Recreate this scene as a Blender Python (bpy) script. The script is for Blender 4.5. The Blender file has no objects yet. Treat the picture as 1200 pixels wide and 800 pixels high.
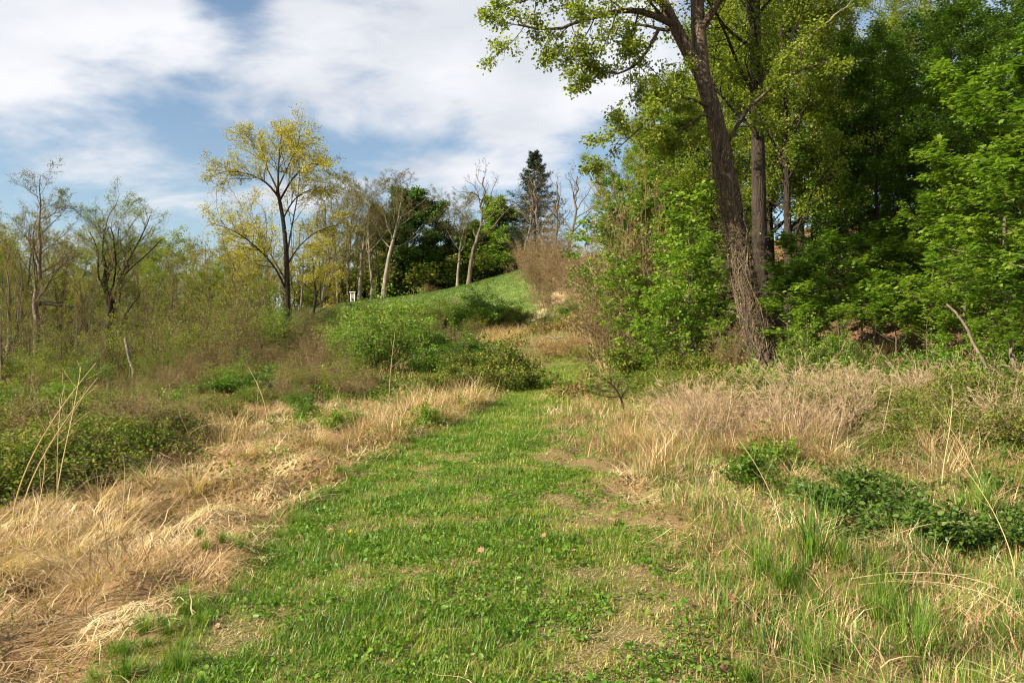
import bpy, math, random
import numpy as np
from mathutils import Vector

scene = bpy.context.scene
COL = scene.collection
R = math.radians

# ------------------------------------------------------------------ camera, world, sun, exposure
F = 933.0                                   # focal length in pixels of the 1200 px wide photograph
CAM = np.array([0.0, 0.0, 1.65])
PITCH = math.atan(30 / F)                   # horizon lies at row 430
cam = bpy.data.cameras.new('camera')
cam.lens, cam.sensor_width = 28.0, 36.0
cam.clip_start, cam.clip_end = 0.05, 6000
cam_ob = bpy.data.objects.new('camera', cam)
COL.objects.link(cam_ob)
cam_ob.location = CAM
cam_ob.rotation_euler = (R(90) + PITCH, 0, 0)
scene.camera = cam_ob

SUN_DIR = Vector((-0.84, -0.44, 0.56)).normalized()      # towards the sun
SUN_EL = math.asin(SUN_DIR.z)
SUN_ROT = math.atan2(SUN_DIR.x, SUN_DIR.y)
EXPOSURE = 1.36

world = bpy.data.worlds.new('World')
scene.world = world
world.use_nodes = True
sun = bpy.data.lights.new('sun', 'SUN')
sun.energy = 5.0
sun.angle = R(0.5)
sun.color = (1.0, 0.89, 0.70)
sun_ob = bpy.data.objects.new('sun', sun)
COL.objects.link(sun_ob)
sun_ob.location = (-40, -20, 30)
sun_ob.rotation_euler = SUN_DIR.to_track_quat('Z', 'Y').to_euler()

scene.view_settings.view_transform = 'Standard'
scene.view_settings.look = 'None'
scene.view_settings.exposure = EXPOSURE
scene.view_settings.gamma = 1.0
scene.view_settings.use_curve_mapping = False
scene.render.engine = 'CYCLES'
scene.cycles.max_bounces = 6
scene.cycles.diffuse_bounces = 3
scene.cycles.glossy_bounces = 2
scene.cycles.transmission_bounces = 4
scene.cycles.transparent_max_bounces = 4
scene.cycles.use_denoising = True
scene.cycles.filter_width = 1.15
scene.cycles.sample_clamp_indirect = 6.0


def ray(px, py):
    u, v = (px - 600) / F, (400 - py) / F
    c, s = math.cos(PITCH), math.sin(PITCH)
    return np.array([u, c - v * s, s + v * c])


def at(px, py, Y):
    d = ray(px, py)
    return CAM + d * (Y / d[1])


def sky_world():
    nt = world.node_tree
    nt.nodes.clear()
    N, L = nt.nodes.new, nt.links.new
    out = N('ShaderNodeOutputWorld')
    bg = N('ShaderNodeBackground')
    bg.inputs['Strength'].default_value = 0.061
    sky = N('ShaderNodeTexSky')
    sky.sky_type = 'NISHITA'
    sky.sun_disc = False
    sky.sun_elevation = SUN_EL
    sky.sun_rotation = SUN_ROT
    sky.air_density, sky.dust_density, sky.ozone_density = 1.15, 0.6, 1.4
    tc = N('ShaderNodeTexCoord')
    sep = N('ShaderNodeSeparateXYZ')
    L(tc.outputs['Generated'], sep.inputs[0])

    def m(op, a, b=None, clamp=False):
        n = N('ShaderNodeMath')
        n.operation = op
        n.use_clamp = clamp
        for i, v in enumerate((a, b)):
            if v is None:
                continue
            if isinstance(v, (int, float)):
                n.inputs[i].default_value = v
            else:
                L(v, n.inputs[i])
        return n.outputs[0]
    X, Y, Z = sep.outputs
    zz = m('ADD', m('MAXIMUM', Z, 0.0), 0.26)
    comb = N('ShaderNodeCombineXYZ')
    L(m('DIVIDE', X, zz), comb.inputs[0])
    L(m('DIVIDE', Y, zz), comb.inputs[1])
    mp = N('ShaderNodeMapping')
    mp.inputs['Rotation'].default_value = (0, 0, R(28))
    mp.inputs['Scale'].default_value = (0.75, 1.0, 1.0)
    mp.inputs['Location'].default_value = (3.1, 1.7, 0)
    L(comb.outputs[0], mp.inputs[0])
    n1 = N('ShaderNodeTexNoise')
    n1.inputs['Scale'].default_value = 2.3
    n1.inputs['Detail'].default_value = 9
    n1.inputs['Roughness'].default_value = 0.56
    n1.inputs['Distortion'].default_value = 0.25
    L(mp.outputs[0], n1.inputs['Vector'])
    n2 = N('ShaderNodeTexNoise')
    n2.inputs['Scale'].default_value = 3.6
    n2.inputs['Detail'].default_value = 6
    L(mp.outputs[0], n2.inputs['Vector'])

    def lobe(px, py, width, amp):
        d = ray(px, py)
        d = d / np.linalg.norm(d)
        v = N('ShaderNodeVectorMath')
        v.operation = 'DISTANCE'
        L(tc.outputs['Generated'], v.inputs[0])
        v.inputs[1].default_value = tuple(d)
        q = m('DIVIDE', v.outputs['Value'], width)
        g = m('POWER', 2.718, m('MULTIPLY', m('MULTIPLY', q, q), -1.0))
        return m('MULTIPLY', g, amp)
    # cloud bank thickens with elevation: open blue near the trees, closed overhead
    cov = m('MULTIPLY', m('SUBTRACT', Z, 0.255), 2.6)
    cov = m('MINIMUM', cov, 0.24)
    for a in ((275, 4, 0.05, -0.6), (60, 150, 0.12, 0.22), (170, 200, 0.12, -0.22), (430, 150, 0.05, -0.12),
              (600, 110, 0.13, 0.20), (380, 110, 0.12, 0.14), (705, 150, 0.06, -0.10), (660, 60, 0.10, 0.12),
              (550, 175, 0.10, 0.08), (230, 60, 0.2, 0.08), (150, 95, 0.09, 0.22), (45, 140, 0.08, 0.12), (470, 130, 0.05, -0.1), (30, 40, 0.1, 0.1)):
        cov = m('ADD', cov, lobe(*a))
    dens = m('ADD', m('MULTIPLY', m('SUBTRACT', n1.outputs['Fac'], 0.5), 3.0), m('ADD', cov, 0.10))
    mr = N('ShaderNodeMapRange')
    mr.interpolation_type = 'SMOOTHSTEP'
    mr.inputs['From Min'].default_value = -0.06
    mr.inputs['From Max'].default_value = 0.50
    L(dens, mr.inputs['Value'])
    fac = m('MULTIPLY', mr.outputs[0], 0.93)
    ramp = N('ShaderNodeValToRGB')
    ramp.color_ramp.elements[0].position = 0.30
    ramp.color_ramp.elements[0].color = (4.5, 4.7, 5.15, 1)
    ramp.color_ramp.elements[1].position = 0.66
    ramp.color_ramp.elements[1].color = (6.5, 6.5, 6.65, 1)
    L(n2.outputs['Fac'], ramp.inputs[0])
    tint = N('ShaderNodeMix')
    tint.data_type = 'RGBA'
    tint.blend_type = 'MULTIPLY'
    tint.inputs[0].default_value = 1.0
    tint.inputs[7].default_value = (1.0, 1.0, 1.0, 1)
    L(sky.outputs[0], tint.inputs[6])
    mix = N('ShaderNodeMix')
    mix.data_type = 'RGBA'
    L(fac, mix.inputs[0])
    L(tint.outputs[2], mix.inputs[6])
    L(ramp.outputs[0], mix.inputs[7])
    L(mix.outputs[2], bg.inputs['Color'])
    L(bg.outputs[0], out.inputs[0])


sky_world()

# ------------------------------------------------------------------ noise, terrain
_T = np.random.default_rng(5).random((256, 256))


def vnoise(x, y):
    xi, yi = np.floor(x).astype(int), np.floor(y).astype(int)
    fx, fy = x - xi, y - yi
    fx, fy = fx * fx * (3 - 2 * fx), fy * fy * (3 - 2 * fy)
    a, b = _T[xi & 255, yi & 255], _T[(xi + 1) & 255, yi & 255]
    c, d = _T[xi & 255, (yi + 1) & 255], _T[(xi + 1) & 255, (yi + 1) & 255]
    return (a * (1 - fx) + b * fx) * (1 - fy) + (c * (1 - fx) + d * fx) * fy


def fbm(x, y, scale=1.0, oct=3, off=0.0):
    x, y = np.asarray(x, float) * scale + off, np.asarray(y, float) * scale + off * 1.7
    v, a, t = 0, 1.0, 0
    for i in range(oct):
        v = v + a * vnoise(x + 17.3 * i, y - 9.1 * i)
        t += a
        a *= 0.55
        x, y = x * 2.07, y * 2.07
    return v / t                             # 0..1


CTRL = [(480, 805, 4.1), (480, 693, 5.5), (520, 593, 8), (580, 527, 12), (600, 494, 16), (625, 462, 25), (650, 443, 38),
        (660, 428, 46), (120, 800, 4.3), (0, 800, 4.6), (0, 650, 7.5), (100, 600, 9), (200, 560, 11.5), (330, 500, 16),
        (250, 460, 24), (0, 520, 14), (0, 470, 25), (100, 455, 40), (0, 455, 70), (-300, 460, 40), (200, 445, 60),
        (150, 444, 90), (335, 392, 53), (440, 395, 50), (300, 420, 40), (450, 440, 33), (540, 420, 44), (400, 357, 82),
        (250, 402, 75), (300, 376, 90), (455, 351, 90), (545, 335, 92), (605, 318, 95), (520, 365, 70), (470, 375, 65),
        (580, 372, 66), (600, 392, 60), (640, 355, 68), (665, 335, 75), (700, 320, 75), (650, 305, 95), (690, 420, 46),
        (740, 402, 45), (760, 340, 55), (820, 310, 60), (850, 432, 24), (760, 434, 30), (900, 447, 18.8), (1000, 450, 17),
        (1200, 465, 14.5), (1000, 375, 27), (1000, 310, 36), (1000, 252, 46), (1150, 250, 44), (1180, 360, 24),
        (1400, 260, 40), (900, 310, 45), (850, 470, 15), (1000, 490, 13), (1200, 520, 11), (1200, 600, 7.5),
        (1200, 700, 5.5), (900, 700, 5.4), (900, 600, 8), (800, 520, 12), (750, 480, 18), (1200, 800, 4.2),
        (1500, 560, 9), (-400, 600, 9), (-400, 800, 4.5)]
_c = np.array([at(*c) for c in CTRL])
_extra = np.array([[-2.0, -8, -.1], [8, -8, 0], [-10, -8, -.2], [-19, 118, 9.5], [0, 118, 11.5], [14, 118, 14], [-60, 118, 1],
                   [-40, 118, 5], [30, 72, 12.5], [45, 72, 13], [40, 118, 14], [-60, 60, -.5], [-60, 20, 0], [48, 45, 12.5], [24, 5, .3],
                   [30, 20, 4.5]])
_c = np.vstack([_c, _extra])
_xy, _z = _c[:, :2], _c[:, 2]


def _phi(r2):
    return np.where(r2 > 1e-9, 0.5 * r2 * np.log(np.maximum(r2, 1e-9)), 0)


_n = len(_xy)
_A = np.zeros((_n + 3, _n + 3))
_A[:_n, :_n] = _phi(((_xy[:, None] - _xy[None]) ** 2).sum(-1)) + np.eye(_n) * 6.0
_A[:_n, _n] = 1
_A[:_n, _n + 1:] = _xy
_A[_n, :_n] = 1
_A[_n + 1:, :_n] = _xy.T
_w = np.linalg.solve(_A, np.concatenate([_z, [0, 0, 0]]))
GX, GY, GS = np.arange(-70, 60.01, 0.25), np.arange(-10, 125.01, 0.25), 0.25
_H = np.zeros((len(GX), len(GY)))
for i, x in enumerate(GX):
    q = np.stack([np.full(len(GY), x), GY], 1)
    r2 = ((q[:, None] - _xy[None]) ** 2).sum(-1)
    _H[i] = _phi(r2) @ _w[:_n] + _w[_n] + q @ _w[_n + 1:]


def smooth(a, b, v):
    t = np.clip((v - a) / (b - a), 0, 1)
    return t * t * (3 - 2 * t)


def px_x(px, Y):
    return (np.asarray(px, float) - 600) / F * np.asarray(Y, float) / math.cos(PITCH)


_PY = np.array([2.5, 4.1, 5.1, 7.3, 9.7, 11.8, 15, 22, 29, 40, 48])
_PL = px_x([20, 110, 215, 295, 385, 440, 520, 578, 606, 622, 642], _PY)
_PR = px_x([950, 855, 795, 745, 692, 666, 648, 660, 686, 708, 716], _PY)


def path_amount(x, y, soft=0.35):
    wob = (fbm(x, y, 1.3, 2, 3.0) - 0.5) * 0.7
    l, r = np.interp(y, _PY, _PL) + wob, np.interp(y, _PY, _PR) + wob * 1.6
    soft_r = soft + 0.5
    a = smooth(-soft, soft, x - l) * (1 - smooth(-soft_r, soft_r, x - r))
    return a * (1 - smooth(48, 54, y))


TRAIL = np.array([at(575, 398, 58)[:2], at(600, 393, 60)[:2], at(625, 375, 64)[:2], at(648, 352, 69)[:2], at(672, 330, 76)[:2]])


def trail_amount(x, y):
    d = np.full(np.shape(x), 1e9)
    p = np.stack([x, y], -1)
    for a, b in zip(TRAIL[:-1], TRAIL[1:]):
        ab = b - a
        t = np.clip(((p - a) @ ab) / (ab @ ab), 0, 1)
        d = np.minimum(d, np.linalg.norm(p - a - t[..., None] * ab, axis=-1))
    d = np.minimum(d, np.hypot((x - TRAIL[1][0]) / 2.6, (y - TRAIL[1][1] + 2.5) / 2.0))
    return (1 - smooth(0.3, 1.5, d + (fbm(x, y, 0.9, 3) - 0.5) * 2.2)) * .85


def litter_amount(x, y):
    # the wooded bank on the right
    edge = np.interp(y, [0, 14, 17, 19.5, 25, 32, 45, 60, 80], [12, 10.6, 7.0, 5.4, 6.0, 6.0, 8.0, 11.5, 13])
    return smooth(-0.8, 1.2, x - edge + (fbm(x, y, .6, 2) - .5) * 2) * smooth(12, 15.5, y + 0.25 * x)


def meadow_amount(x, y):
    wob = (fbm(x, y, 0.25, 2) - 0.5) * 6
    return smooth(58, 66, y + wob + 0.15 * x) * smooth(-30, -20, x + wob) * (1 - smooth(2.6, 4.2, x + wob * .3 - (y - 70) * 0.03))


def height(x, y):
    x, y = np.asarray(x, float), np.asarray(y, float)
    fx = np.clip((x - GX[0]) / GS, 0, len(GX) - 1.001)
    fy = np.clip((y - GY[0]) / GS, 0, len(GY) - 1.001)
    i, j = fx.astype(int), fy.astype(int)
    a, b = fx - i, fy - j
    h = (_H[i, j] * (1 - a) + _H[i + 1, j] * a) * (1 - b) + (_H[i, j + 1] * (1 - a) + _H[i + 1, j + 1] * a) * b
    p = path_amount(x, y)
    return h + ((fbm(x, y, 1.7, 3, 8.0) - 0.5) * (0.05 + 0.34 * (1 - p)) + (fbm(x, y, 3.1, 2, 12.0) - 0.5) * .30 * (1 - p) * smooth(30, 16, y)) * smooth(140, 60, y)


def gp(px, Y):
    x = float(px_x(px, Y))
    return np.array([x, Y, float(height(x, Y))])


# ------------------------------------------------------------------ mesh building
class Geo:
    def __init__(s):
        s.V, s.Fc, s.n = [], [], 0

    def add(s, V, Fa, mat=0, var=0.5):
        V, Fa = np.asarray(V, np.float32).reshape(-1, 3), np.asarray(Fa, np.int32)
        if not len(Fa):
            return
        s.V.append(V)
        s.Fc.append((Fa + s.n, mat, np.broadcast_to(np.asarray(var, np.float32), (len(Fa),))))
        s.n += len(V)

    def mesh(s, name, mats, smooth_shade=True):
        me = bpy.data.meshes.new(name)
        V = np.concatenate(s.V)
        loops = np.concatenate([f.ravel() for f, _, _ in s.Fc])
        tot = np.concatenate([np.full(len(f), f.shape[1], np.int32) for f, _, _ in s.Fc])
        mi = np.concatenate([np.full(len(f), m, np.int32) for f, m, _ in s.Fc])
        va = np.concatenate([v for _, _, v in s.Fc])
        start = np.concatenate([[0], np.cumsum(tot)[:-1]]).astype(np.int32)
        me.vertices.add(len(V))
        me.vertices.foreach_set('co', V.ravel())
        me.loops.add(len(loops))
        me.loops.foreach_set('vertex_index', loops)
        me.polygons.add(len(tot))
        me.polygons.foreach_set('loop_start', start)
        me.polygons.foreach_set('material_index', mi)
        me.polygons.foreach_set('use_smooth', np.full(len(tot), smooth_shade, bool))
        at_ = me.attributes.new('var', 'FLOAT', 'FACE')
        at_.data.foreach_set('value', va)
        for m in mats:
            me.materials.append(m)
        me.update(calc_edges=True)
        return me


def unit(v):
    return v / np.maximum(np.linalg.norm(v, axis=-1, keepdims=True), 1e-9)


def tubes(P, Rr, S=5):
    """P (N,K,3), Rr (N,K) -> verts, quads"""
    N, K, _ = P.shape
    T = unit(np.gradient(P, axis=1))
    ref = np.where((np.abs(T[:, :1, 2:3]) > 0.8), np.array([1.0, 0.13, 0]), np.array([0.1, 0, 1.0]))
    u = unit(np.cross(T, np.broadcast_to(ref, T.shape)))
    v = np.cross(T, u)
    a = np.arange(S) / S * 2 * np.pi
    V = P[:, :, None] + Rr[:, :, None, None] * (u[:, :, None] * np.cos(a)[:, None] + v[:, :, None] * np.sin(a)[:, None])
    idx = np.arange(N * K * S).reshape(N, K, S)
    A, B = idx[:, :-1], idx[:, 1:]
    Fq = np.stack([A, np.roll(A, -1, 2), np.roll(B, -1, 2), B], -1).reshape(-1, 4)
    return V.reshape(-1, 3), Fq


TEMPL = {
    'rhomb': (np.array([[0, 0, 0], [-.36, .48, .10], [0, 1, -.05], [.36, .48, .10]]), np.array([[0, 3, 2], [0, 2, 1]])),
    'ovate': (np.array([[0, 0, 0], [-.30, .28, .06], [-.28, .68, .08], [0, 1, -.10], [.28, .68, .08], [.30, .28, .06]]),
              np.array([[0, 3, 2, 1], [0, 5, 4, 3]])),
    'narrow': (np.array([[0, 0, 0], [-.12, .45, .04], [0, 1, -.08], [.12, .45, .04]]), np.array([[0, 3, 2], [0, 2, 1]])),
    'maple': (np.array([[0, .42, 0], [0, 0, .0], [.20, .12, .04], [.48, .28, -.05], [.33, .46, .04], [.52, .80, -.08], [.19, .68, .04],
                        [0, 1.05, -.1], [-.19, .68, .04], [-.52, .80, -.08], [-.33, .46, .04], [-.48, .28, -.05], [-.20, .12, .04]]),
              np.array([[0, k, k + 1 if k < 12 else 1] for k in range(1, 13)])),
}


def leaf_geo(rng, pos, size, up=0.7, shape='rhomb', tangent=None):
    N = len(pos)
    tv, tf = TEMPL[shape]
    n = unit(rng.normal(size=(N, 3)) + np.array([0, 0, 1.0]) * up * 2)
    t = rng.normal(size=(N, 3)) if tangent is None else tangent + 0.5 * rng.normal(size=(N, 3))
    t[:, 2] -= 0.25
    t = unit(t - (t * n).sum(-1, keepdims=True) * n)
    b = np.cross(n, t)
    s = (np.asarray(size) * rng.uniform(.65, 1.25, N))[:, None, None]
    L = tv[None]
    V = pos[:, None] + s * (L[..., 0:1] * b[:, None] + L[..., 1:2] * t[:, None] + L[..., 2:3] * n[:, None])
    Fa = (np.arange(N) * len(tv))[:, None, None] + tf[None]
    return V.reshape(-1, 3), Fa.reshape(-1, tf.shape[1]), len(tf)


def sample_poly(P, i, t):
    K = P.shape[1]
    f = np.clip(t * (K - 1), 0, K - 1.001)
    k = f.astype(int)
    a = (f - k)
    if P.ndim == 3:
        a = a[:, None]
    return P[i, k] * (1 - a) + P[i, k + 1] * a


def children(rng, P, Rr, n, t0, t1, ratio, ang, up, wig, K, rad=0.6, taper=0.25, short=0.5, minr=0.0, flat=0.0):
    N = len(P)
    i = np.repeat(np.arange(N), n)
    t = np.tile((np.arange(n) + .5) / n, N) + rng.uniform(-.5, .5, N * n) / n
    t = t0 + (t1 - t0) * np.clip(t, 0, 1)
    base = sample_poly(P, i, t)
    T = unit(np.gradient(P, axis=1))
    tan = unit(sample_poly(T, i, t))
    pr = rng.normal(size=(N * n, 3))
    pr[:, 2] *= (1 - flat)
    perp = unit(pr - (pr * tan).sum(-1, keepdims=True) * tan)
    an = rng.uniform(ang[0], ang[1], N * n)[:, None]
    d = np.cos(an) * tan + np.sin(an) * perp
    plen = np.linalg.norm(np.diff(P, axis=1), axis=-1).sum(1)[i]
    rel = (t - t0) / max(t1 - t0, 1e-6)
    ln = plen * ratio * (1 - short * rel) * rng.uniform(.6, 1.25, N * n)
    step = (ln / (K - 1))[:, None]
    pts = [base]
    for k in range(K - 1):
        d = unit(d + np.array([0, 0, up]) + wig * rng.normal(size=d.shape))
        pts.append(pts[-1] + d * step)
    C = np.stack(pts, 1)
    r0 = np.maximum(sample_poly(Rr, i, t) * rad, minr)
    CR = r0[:, None] * np.linspace(1, taper, K)[None]
    return C, np.maximum(CR, minr * 0.7)


def trunk_line(rng, H, r0, lean=(0, 0), wig=0.12, K=16, top=0.25, flare=1.5):
    t = np.linspace(0, 1, K)
    P = np.zeros((K, 3))
    w = np.cumsum(rng.normal(size=(K, 2)) * wig, 0)
    w -= w[0]
    P[:, 0] = lean[0] * t ** 1.3 + w[:, 0] * t
    P[:, 1] = lean[1] * t ** 1.3 + w[:, 1] * t
    P[:, 2] = H * t - 0.25 * (1 - t) ** 8
    r = r0 * (1 - (1 - top) * t) * (1 + (flare - 1) * np.exp(-t * 22))
    return P[None], r[None]


def leaves_on(rng, g, P, n, size, spread, up, shape, mat, t0=0.25, clump=0.5, base=0.5, tangent=True):
    N = len(P)
    i = np.repeat(np.arange(N), n)
    t = rng.uniform(t0, 1, N * n)
    pos = sample_poly(P, i, t) + rng.normal(size=(N * n, 3)) * spread * np.array([1, 1, .7])
    tg = sample_poly(unit(np.gradient(P, axis=1)), i, t) if tangent else None
    V, Fa, k = leaf_geo(rng, pos, np.full(N * n, size), up, shape, tg)
    cl = rng.random(N)[i]
    va = np.clip(base + (cl - .5) * clump + (rng.random(N * n) - .5) * .5, 0, 1)
    g.add(V, Fa, mat, np.repeat(va, k))


# ------------------------------------------------------------------ materials
def ramp_node(nt, stops):
    r = nt.nodes.new('ShaderNodeValToRGB')
    cr = r.color_ramp
    while len(cr.elements) < len(stops):
        cr.elements.new(0.5)
    for e, (p, c) in zip(cr.elements, stops):
        e.position = p
        e.color = (*c, 1)
    return r


def leaf_mat(name, cols, trans=0.35, rough=0.55, spec=0.25, obj_var=0.18):
    m = bpy.data.materials.new(name)
    m.use_nodes = True
    nt = m.node_tree
    nt.nodes.clear()
    N, L = nt.nodes.new, nt.links.new
    at_ = N('ShaderNodeAttribute')
    at_.attribute_name = 'var'
    oi = N('ShaderNodeObjectInfo')
    ma = N('ShaderNodeMath')
    ma.operation = 'MULTIPLY_ADD'
    L(oi.outputs['Random'], ma.inputs[0])
    ma.inputs[1].default_value = obj_var
    L(at_.outputs['Fac'], ma.inputs[2])
    mb = N('ShaderNodeMath')
    mb.operation = 'SUBTRACT'
    L(ma.outputs[0], mb.inputs[0])
    mb.inputs[1].default_value = obj_var / 2
    r = ramp_node(nt, [(i / (len(cols) - 1), c) for i, c in enumerate(cols)])
    L(mb.outputs[0], r.inputs[0])
    pb = N('ShaderNodeBsdfPrincipled')
    pb.inputs['Roughness'].default_value = rough
    pb.inputs['Specular IOR Level'].default_value = spec
    L(r.outputs[0], pb.inputs['Base Color'])
    tr = N('ShaderNodeBsdfTranslucent')
    hs = N('ShaderNodeMix')
    hs.data_type = 'RGBA'
    hs.blend_type = 'MULTIPLY'
    hs.inputs[0].default_value = 1
    hs.inputs[7].default_value = (1.2, 1.35, 0.55, 1)
    L(r.outputs[0], hs.inputs[6])
    L(hs.outputs[2], tr.inputs['Color'])
    mx = N('ShaderNodeMixShader')
    mx.inputs[0].default_value = trans
    L(pb.outputs[0], mx.inputs[1])
    L(tr.outputs[0], mx.inputs[2])
    o = N('ShaderNodeOutputMaterial')
    L(mx.outputs[0], o.inputs[0])
    return m


def bark_mat(name, c1, c2, scale=6.0, bump=0.6, stretch=0.22, rough=0.9):
    m = bpy.data.materials.new(name)
    m.use_nodes = True
    nt = m.node_tree
    nt.nodes.clear()
    N, L = nt.nodes.new, nt.links.new
    tc = N('ShaderNodeTexCoord')
    mp = N('ShaderNodeMapping')
    mp.inputs['Scale'].default_value = (1, 1, stretch)
    L(tc.outputs['Object'], mp.inputs[0])
    n = N('ShaderNodeTexNoise')
    n.inputs['Scale'].default_value = scale
    n.inputs['Detail'].default_value = 8
    n.inputs['Roughness'].default_value = 0.68
    L(mp.outputs[0], n.inputs['Vector'])
    vo = N('ShaderNodeTexVoronoi')
    vo.feature = 'DISTANCE_TO_EDGE'
    vo.inputs['Scale'].default_value = scale * 1.6
    L(mp.outputs[0], vo.inputs['Vector'])
    r = ramp_node(nt, [(0.32, c1), (0.7, c2)])
    L(n.outputs['Fac'], r.inputs[0])
    mul = N('ShaderNodeMath')
    mul.operation = 'MINIMUM'
    L(vo.outputs['Distance'], mul.inputs[0])
    mul.inputs[1].default_value = 0.12
    ad = N('ShaderNodeMath')
    ad.operation = 'MULTIPLY_ADD'
    L(mul.outputs[0], ad.inputs[0])
    ad.inputs[1].default_value = 5.0
    L(n.outputs['Fac'], ad.inputs[2])
    bp = N('ShaderNodeBump')
    bp.inputs['Strength'].default_value = bump
    bp.inputs['Distance'].default_value = 0.06
    L(ad.outputs[0], bp.inputs['Height'])
    pb = N('ShaderNodeBsdfPrincipled')
    pb.inputs['Roughness'].default_value = rough
    pb.inputs['Specular IOR Level'].default_value = 0.15
    L(r.outputs[0], pb.inputs['Base Color'])
    L(bp.outputs[0], pb.inputs['Normal'])
    o = N('ShaderNodeOutputMaterial')
    L(pb.outputs[0], o.inputs[0])
    return m


M = {}
M['bark'] = bark_mat('bark_grey_brown', (.055, .042, .032), (.22, .17, .125))
M['bark_big'] = bark_mat('bark_rough', (.028, .021, .015), (.21, .155, .11), 11.0, 1.0, 0.22)
M['bark_dark'] = bark_mat('bark_dark', (.016, .012, .009), (.062, .048, .037))
M['bark_pale'] = bark_mat('bark_pale', (.10, .085, .062), (.33, .28, .21))
M['twig'] = leaf_mat('twig_brown', [(.045, .031, .021), (.09, .064, .042), (.165, .12, .078)], 0.0, .85, .1)
M['twig_tan'] = leaf_mat('twig_tan', [(.11, .075, .042), (.20, .145, .082), (.34, .26, .155)], 0.0, .85, .1)
M['twig_vine'] = leaf_mat('twig_vine', [(.055, .04, .027), (.11, .082, .055), (.20, .155, .105)], 0.0, .85, .1)
M['needle'] = leaf_mat('needle', [(.012, .022, .008), (.024, .040, .012), (.045, .06, .02)], .1, .5, .25)
M['twig_dark'] = leaf_mat('twig_dark', [(.03, .024, .018), (.055, .044, .033), (.09, .07, .05)], 0.0, .85, .1)
M['twig_mauve'] = leaf_mat('twig_mauve', [(.17, .11, .065), (.33, .235, .14), (.52, .41, .26)], 0.0, .85, .1)
M['maple'] = leaf_mat('maple_leaf', [(.062, .116, .012), (.11, .195, .02), (.18, .275, .034), (.27, .35, .06)], .45, .45, .35, .5)
M['green'] = leaf_mat('leaf_green', [(.04, .09, .009), (.075, .15, .014), (.125, .22, .020), (.20, .29, .035)], .40, .45, .35, .5)
M['dark'] = leaf_mat('leaf_dark', [(.032, .068, .009), (.062, .12, .014), (.10, .18, .02), (.155, .24, .032)], .38, .45, .35, .5)
M['dark_hill'] = leaf_mat('leaf_dark_hill', [(.02, .048, .009), (.042, .088, .013), (.07, .135, .02), (.11, .18, .03)], .25, .5, .3)
M['yellow_green'] = leaf_mat('leaf_yellow_green', [(.075, .11, .013), (.135, .18, .02), (.205, .24, .028), (.30, .31, .05)], .45, .5, .25, .4)
M['olive'] = leaf_mat('bud_olive', [(.13, .12, .03), (.21, .185, .045), (.30, .26, .07)], .35, .6, .2)
M['yellow'] = leaf_mat('leaf_yellow', [(.19, .155, .022), (.32, .265, .04), (.43, .37, .07), (.52, .46, .14)], .40, .55, .2)
M['bramble'] = leaf_mat('leaf_bramble', [(.034, .062, .009), (.075, .125, .016), (.14, .195, .026), (.24, .24, .05), (.22, .13, .055)], .34, .6, .12)
M['rusty'] = leaf_mat('leaf_rusty', [(.14, .08, .04), (.22, .14, .06), (.20, .18, .05)], .3, .6, .2)
M['straw'] = leaf_mat('straw', [(.20, .11, .048), (.42, .285, .145), (.62, .475, .27), (.76, .635, .42)], .25, .6, .22)
M['grass'] = leaf_mat('grass_blade', [(.035, .105, .008), (.07, .165, .012), (.125, .225, .018), (.22, .27, .035), (.42, .34, .13)], .36, .45, .3)
M['grass_tall'] = leaf_mat('grass_tall', [(.045, .11, .012), (.09, .18, .018), (.16, .25, .026), (.27, .29, .06)], .36, .45, .3)
M['nettle'] = leaf_mat('leaf_nettle', [(.036, .078, .011), (.065, .12, .016), (.11, .165, .024)], .28, .45, .35)
M['dead_leaf'] = leaf_mat('dead_leaf', [(.20, .105, .055), (.34, .20, .11), (.52, .36, .22)], .15, .6, .2)
M['blossom'] = leaf_mat('blossom', [(.75, .66, .62), (.82, .76, .72)], .3, .6, .2)
M['dandelion'] = leaf_mat('dandelion', [(.75, .55, .02), (.85, .68, .03)], .1, .6, .2)


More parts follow.
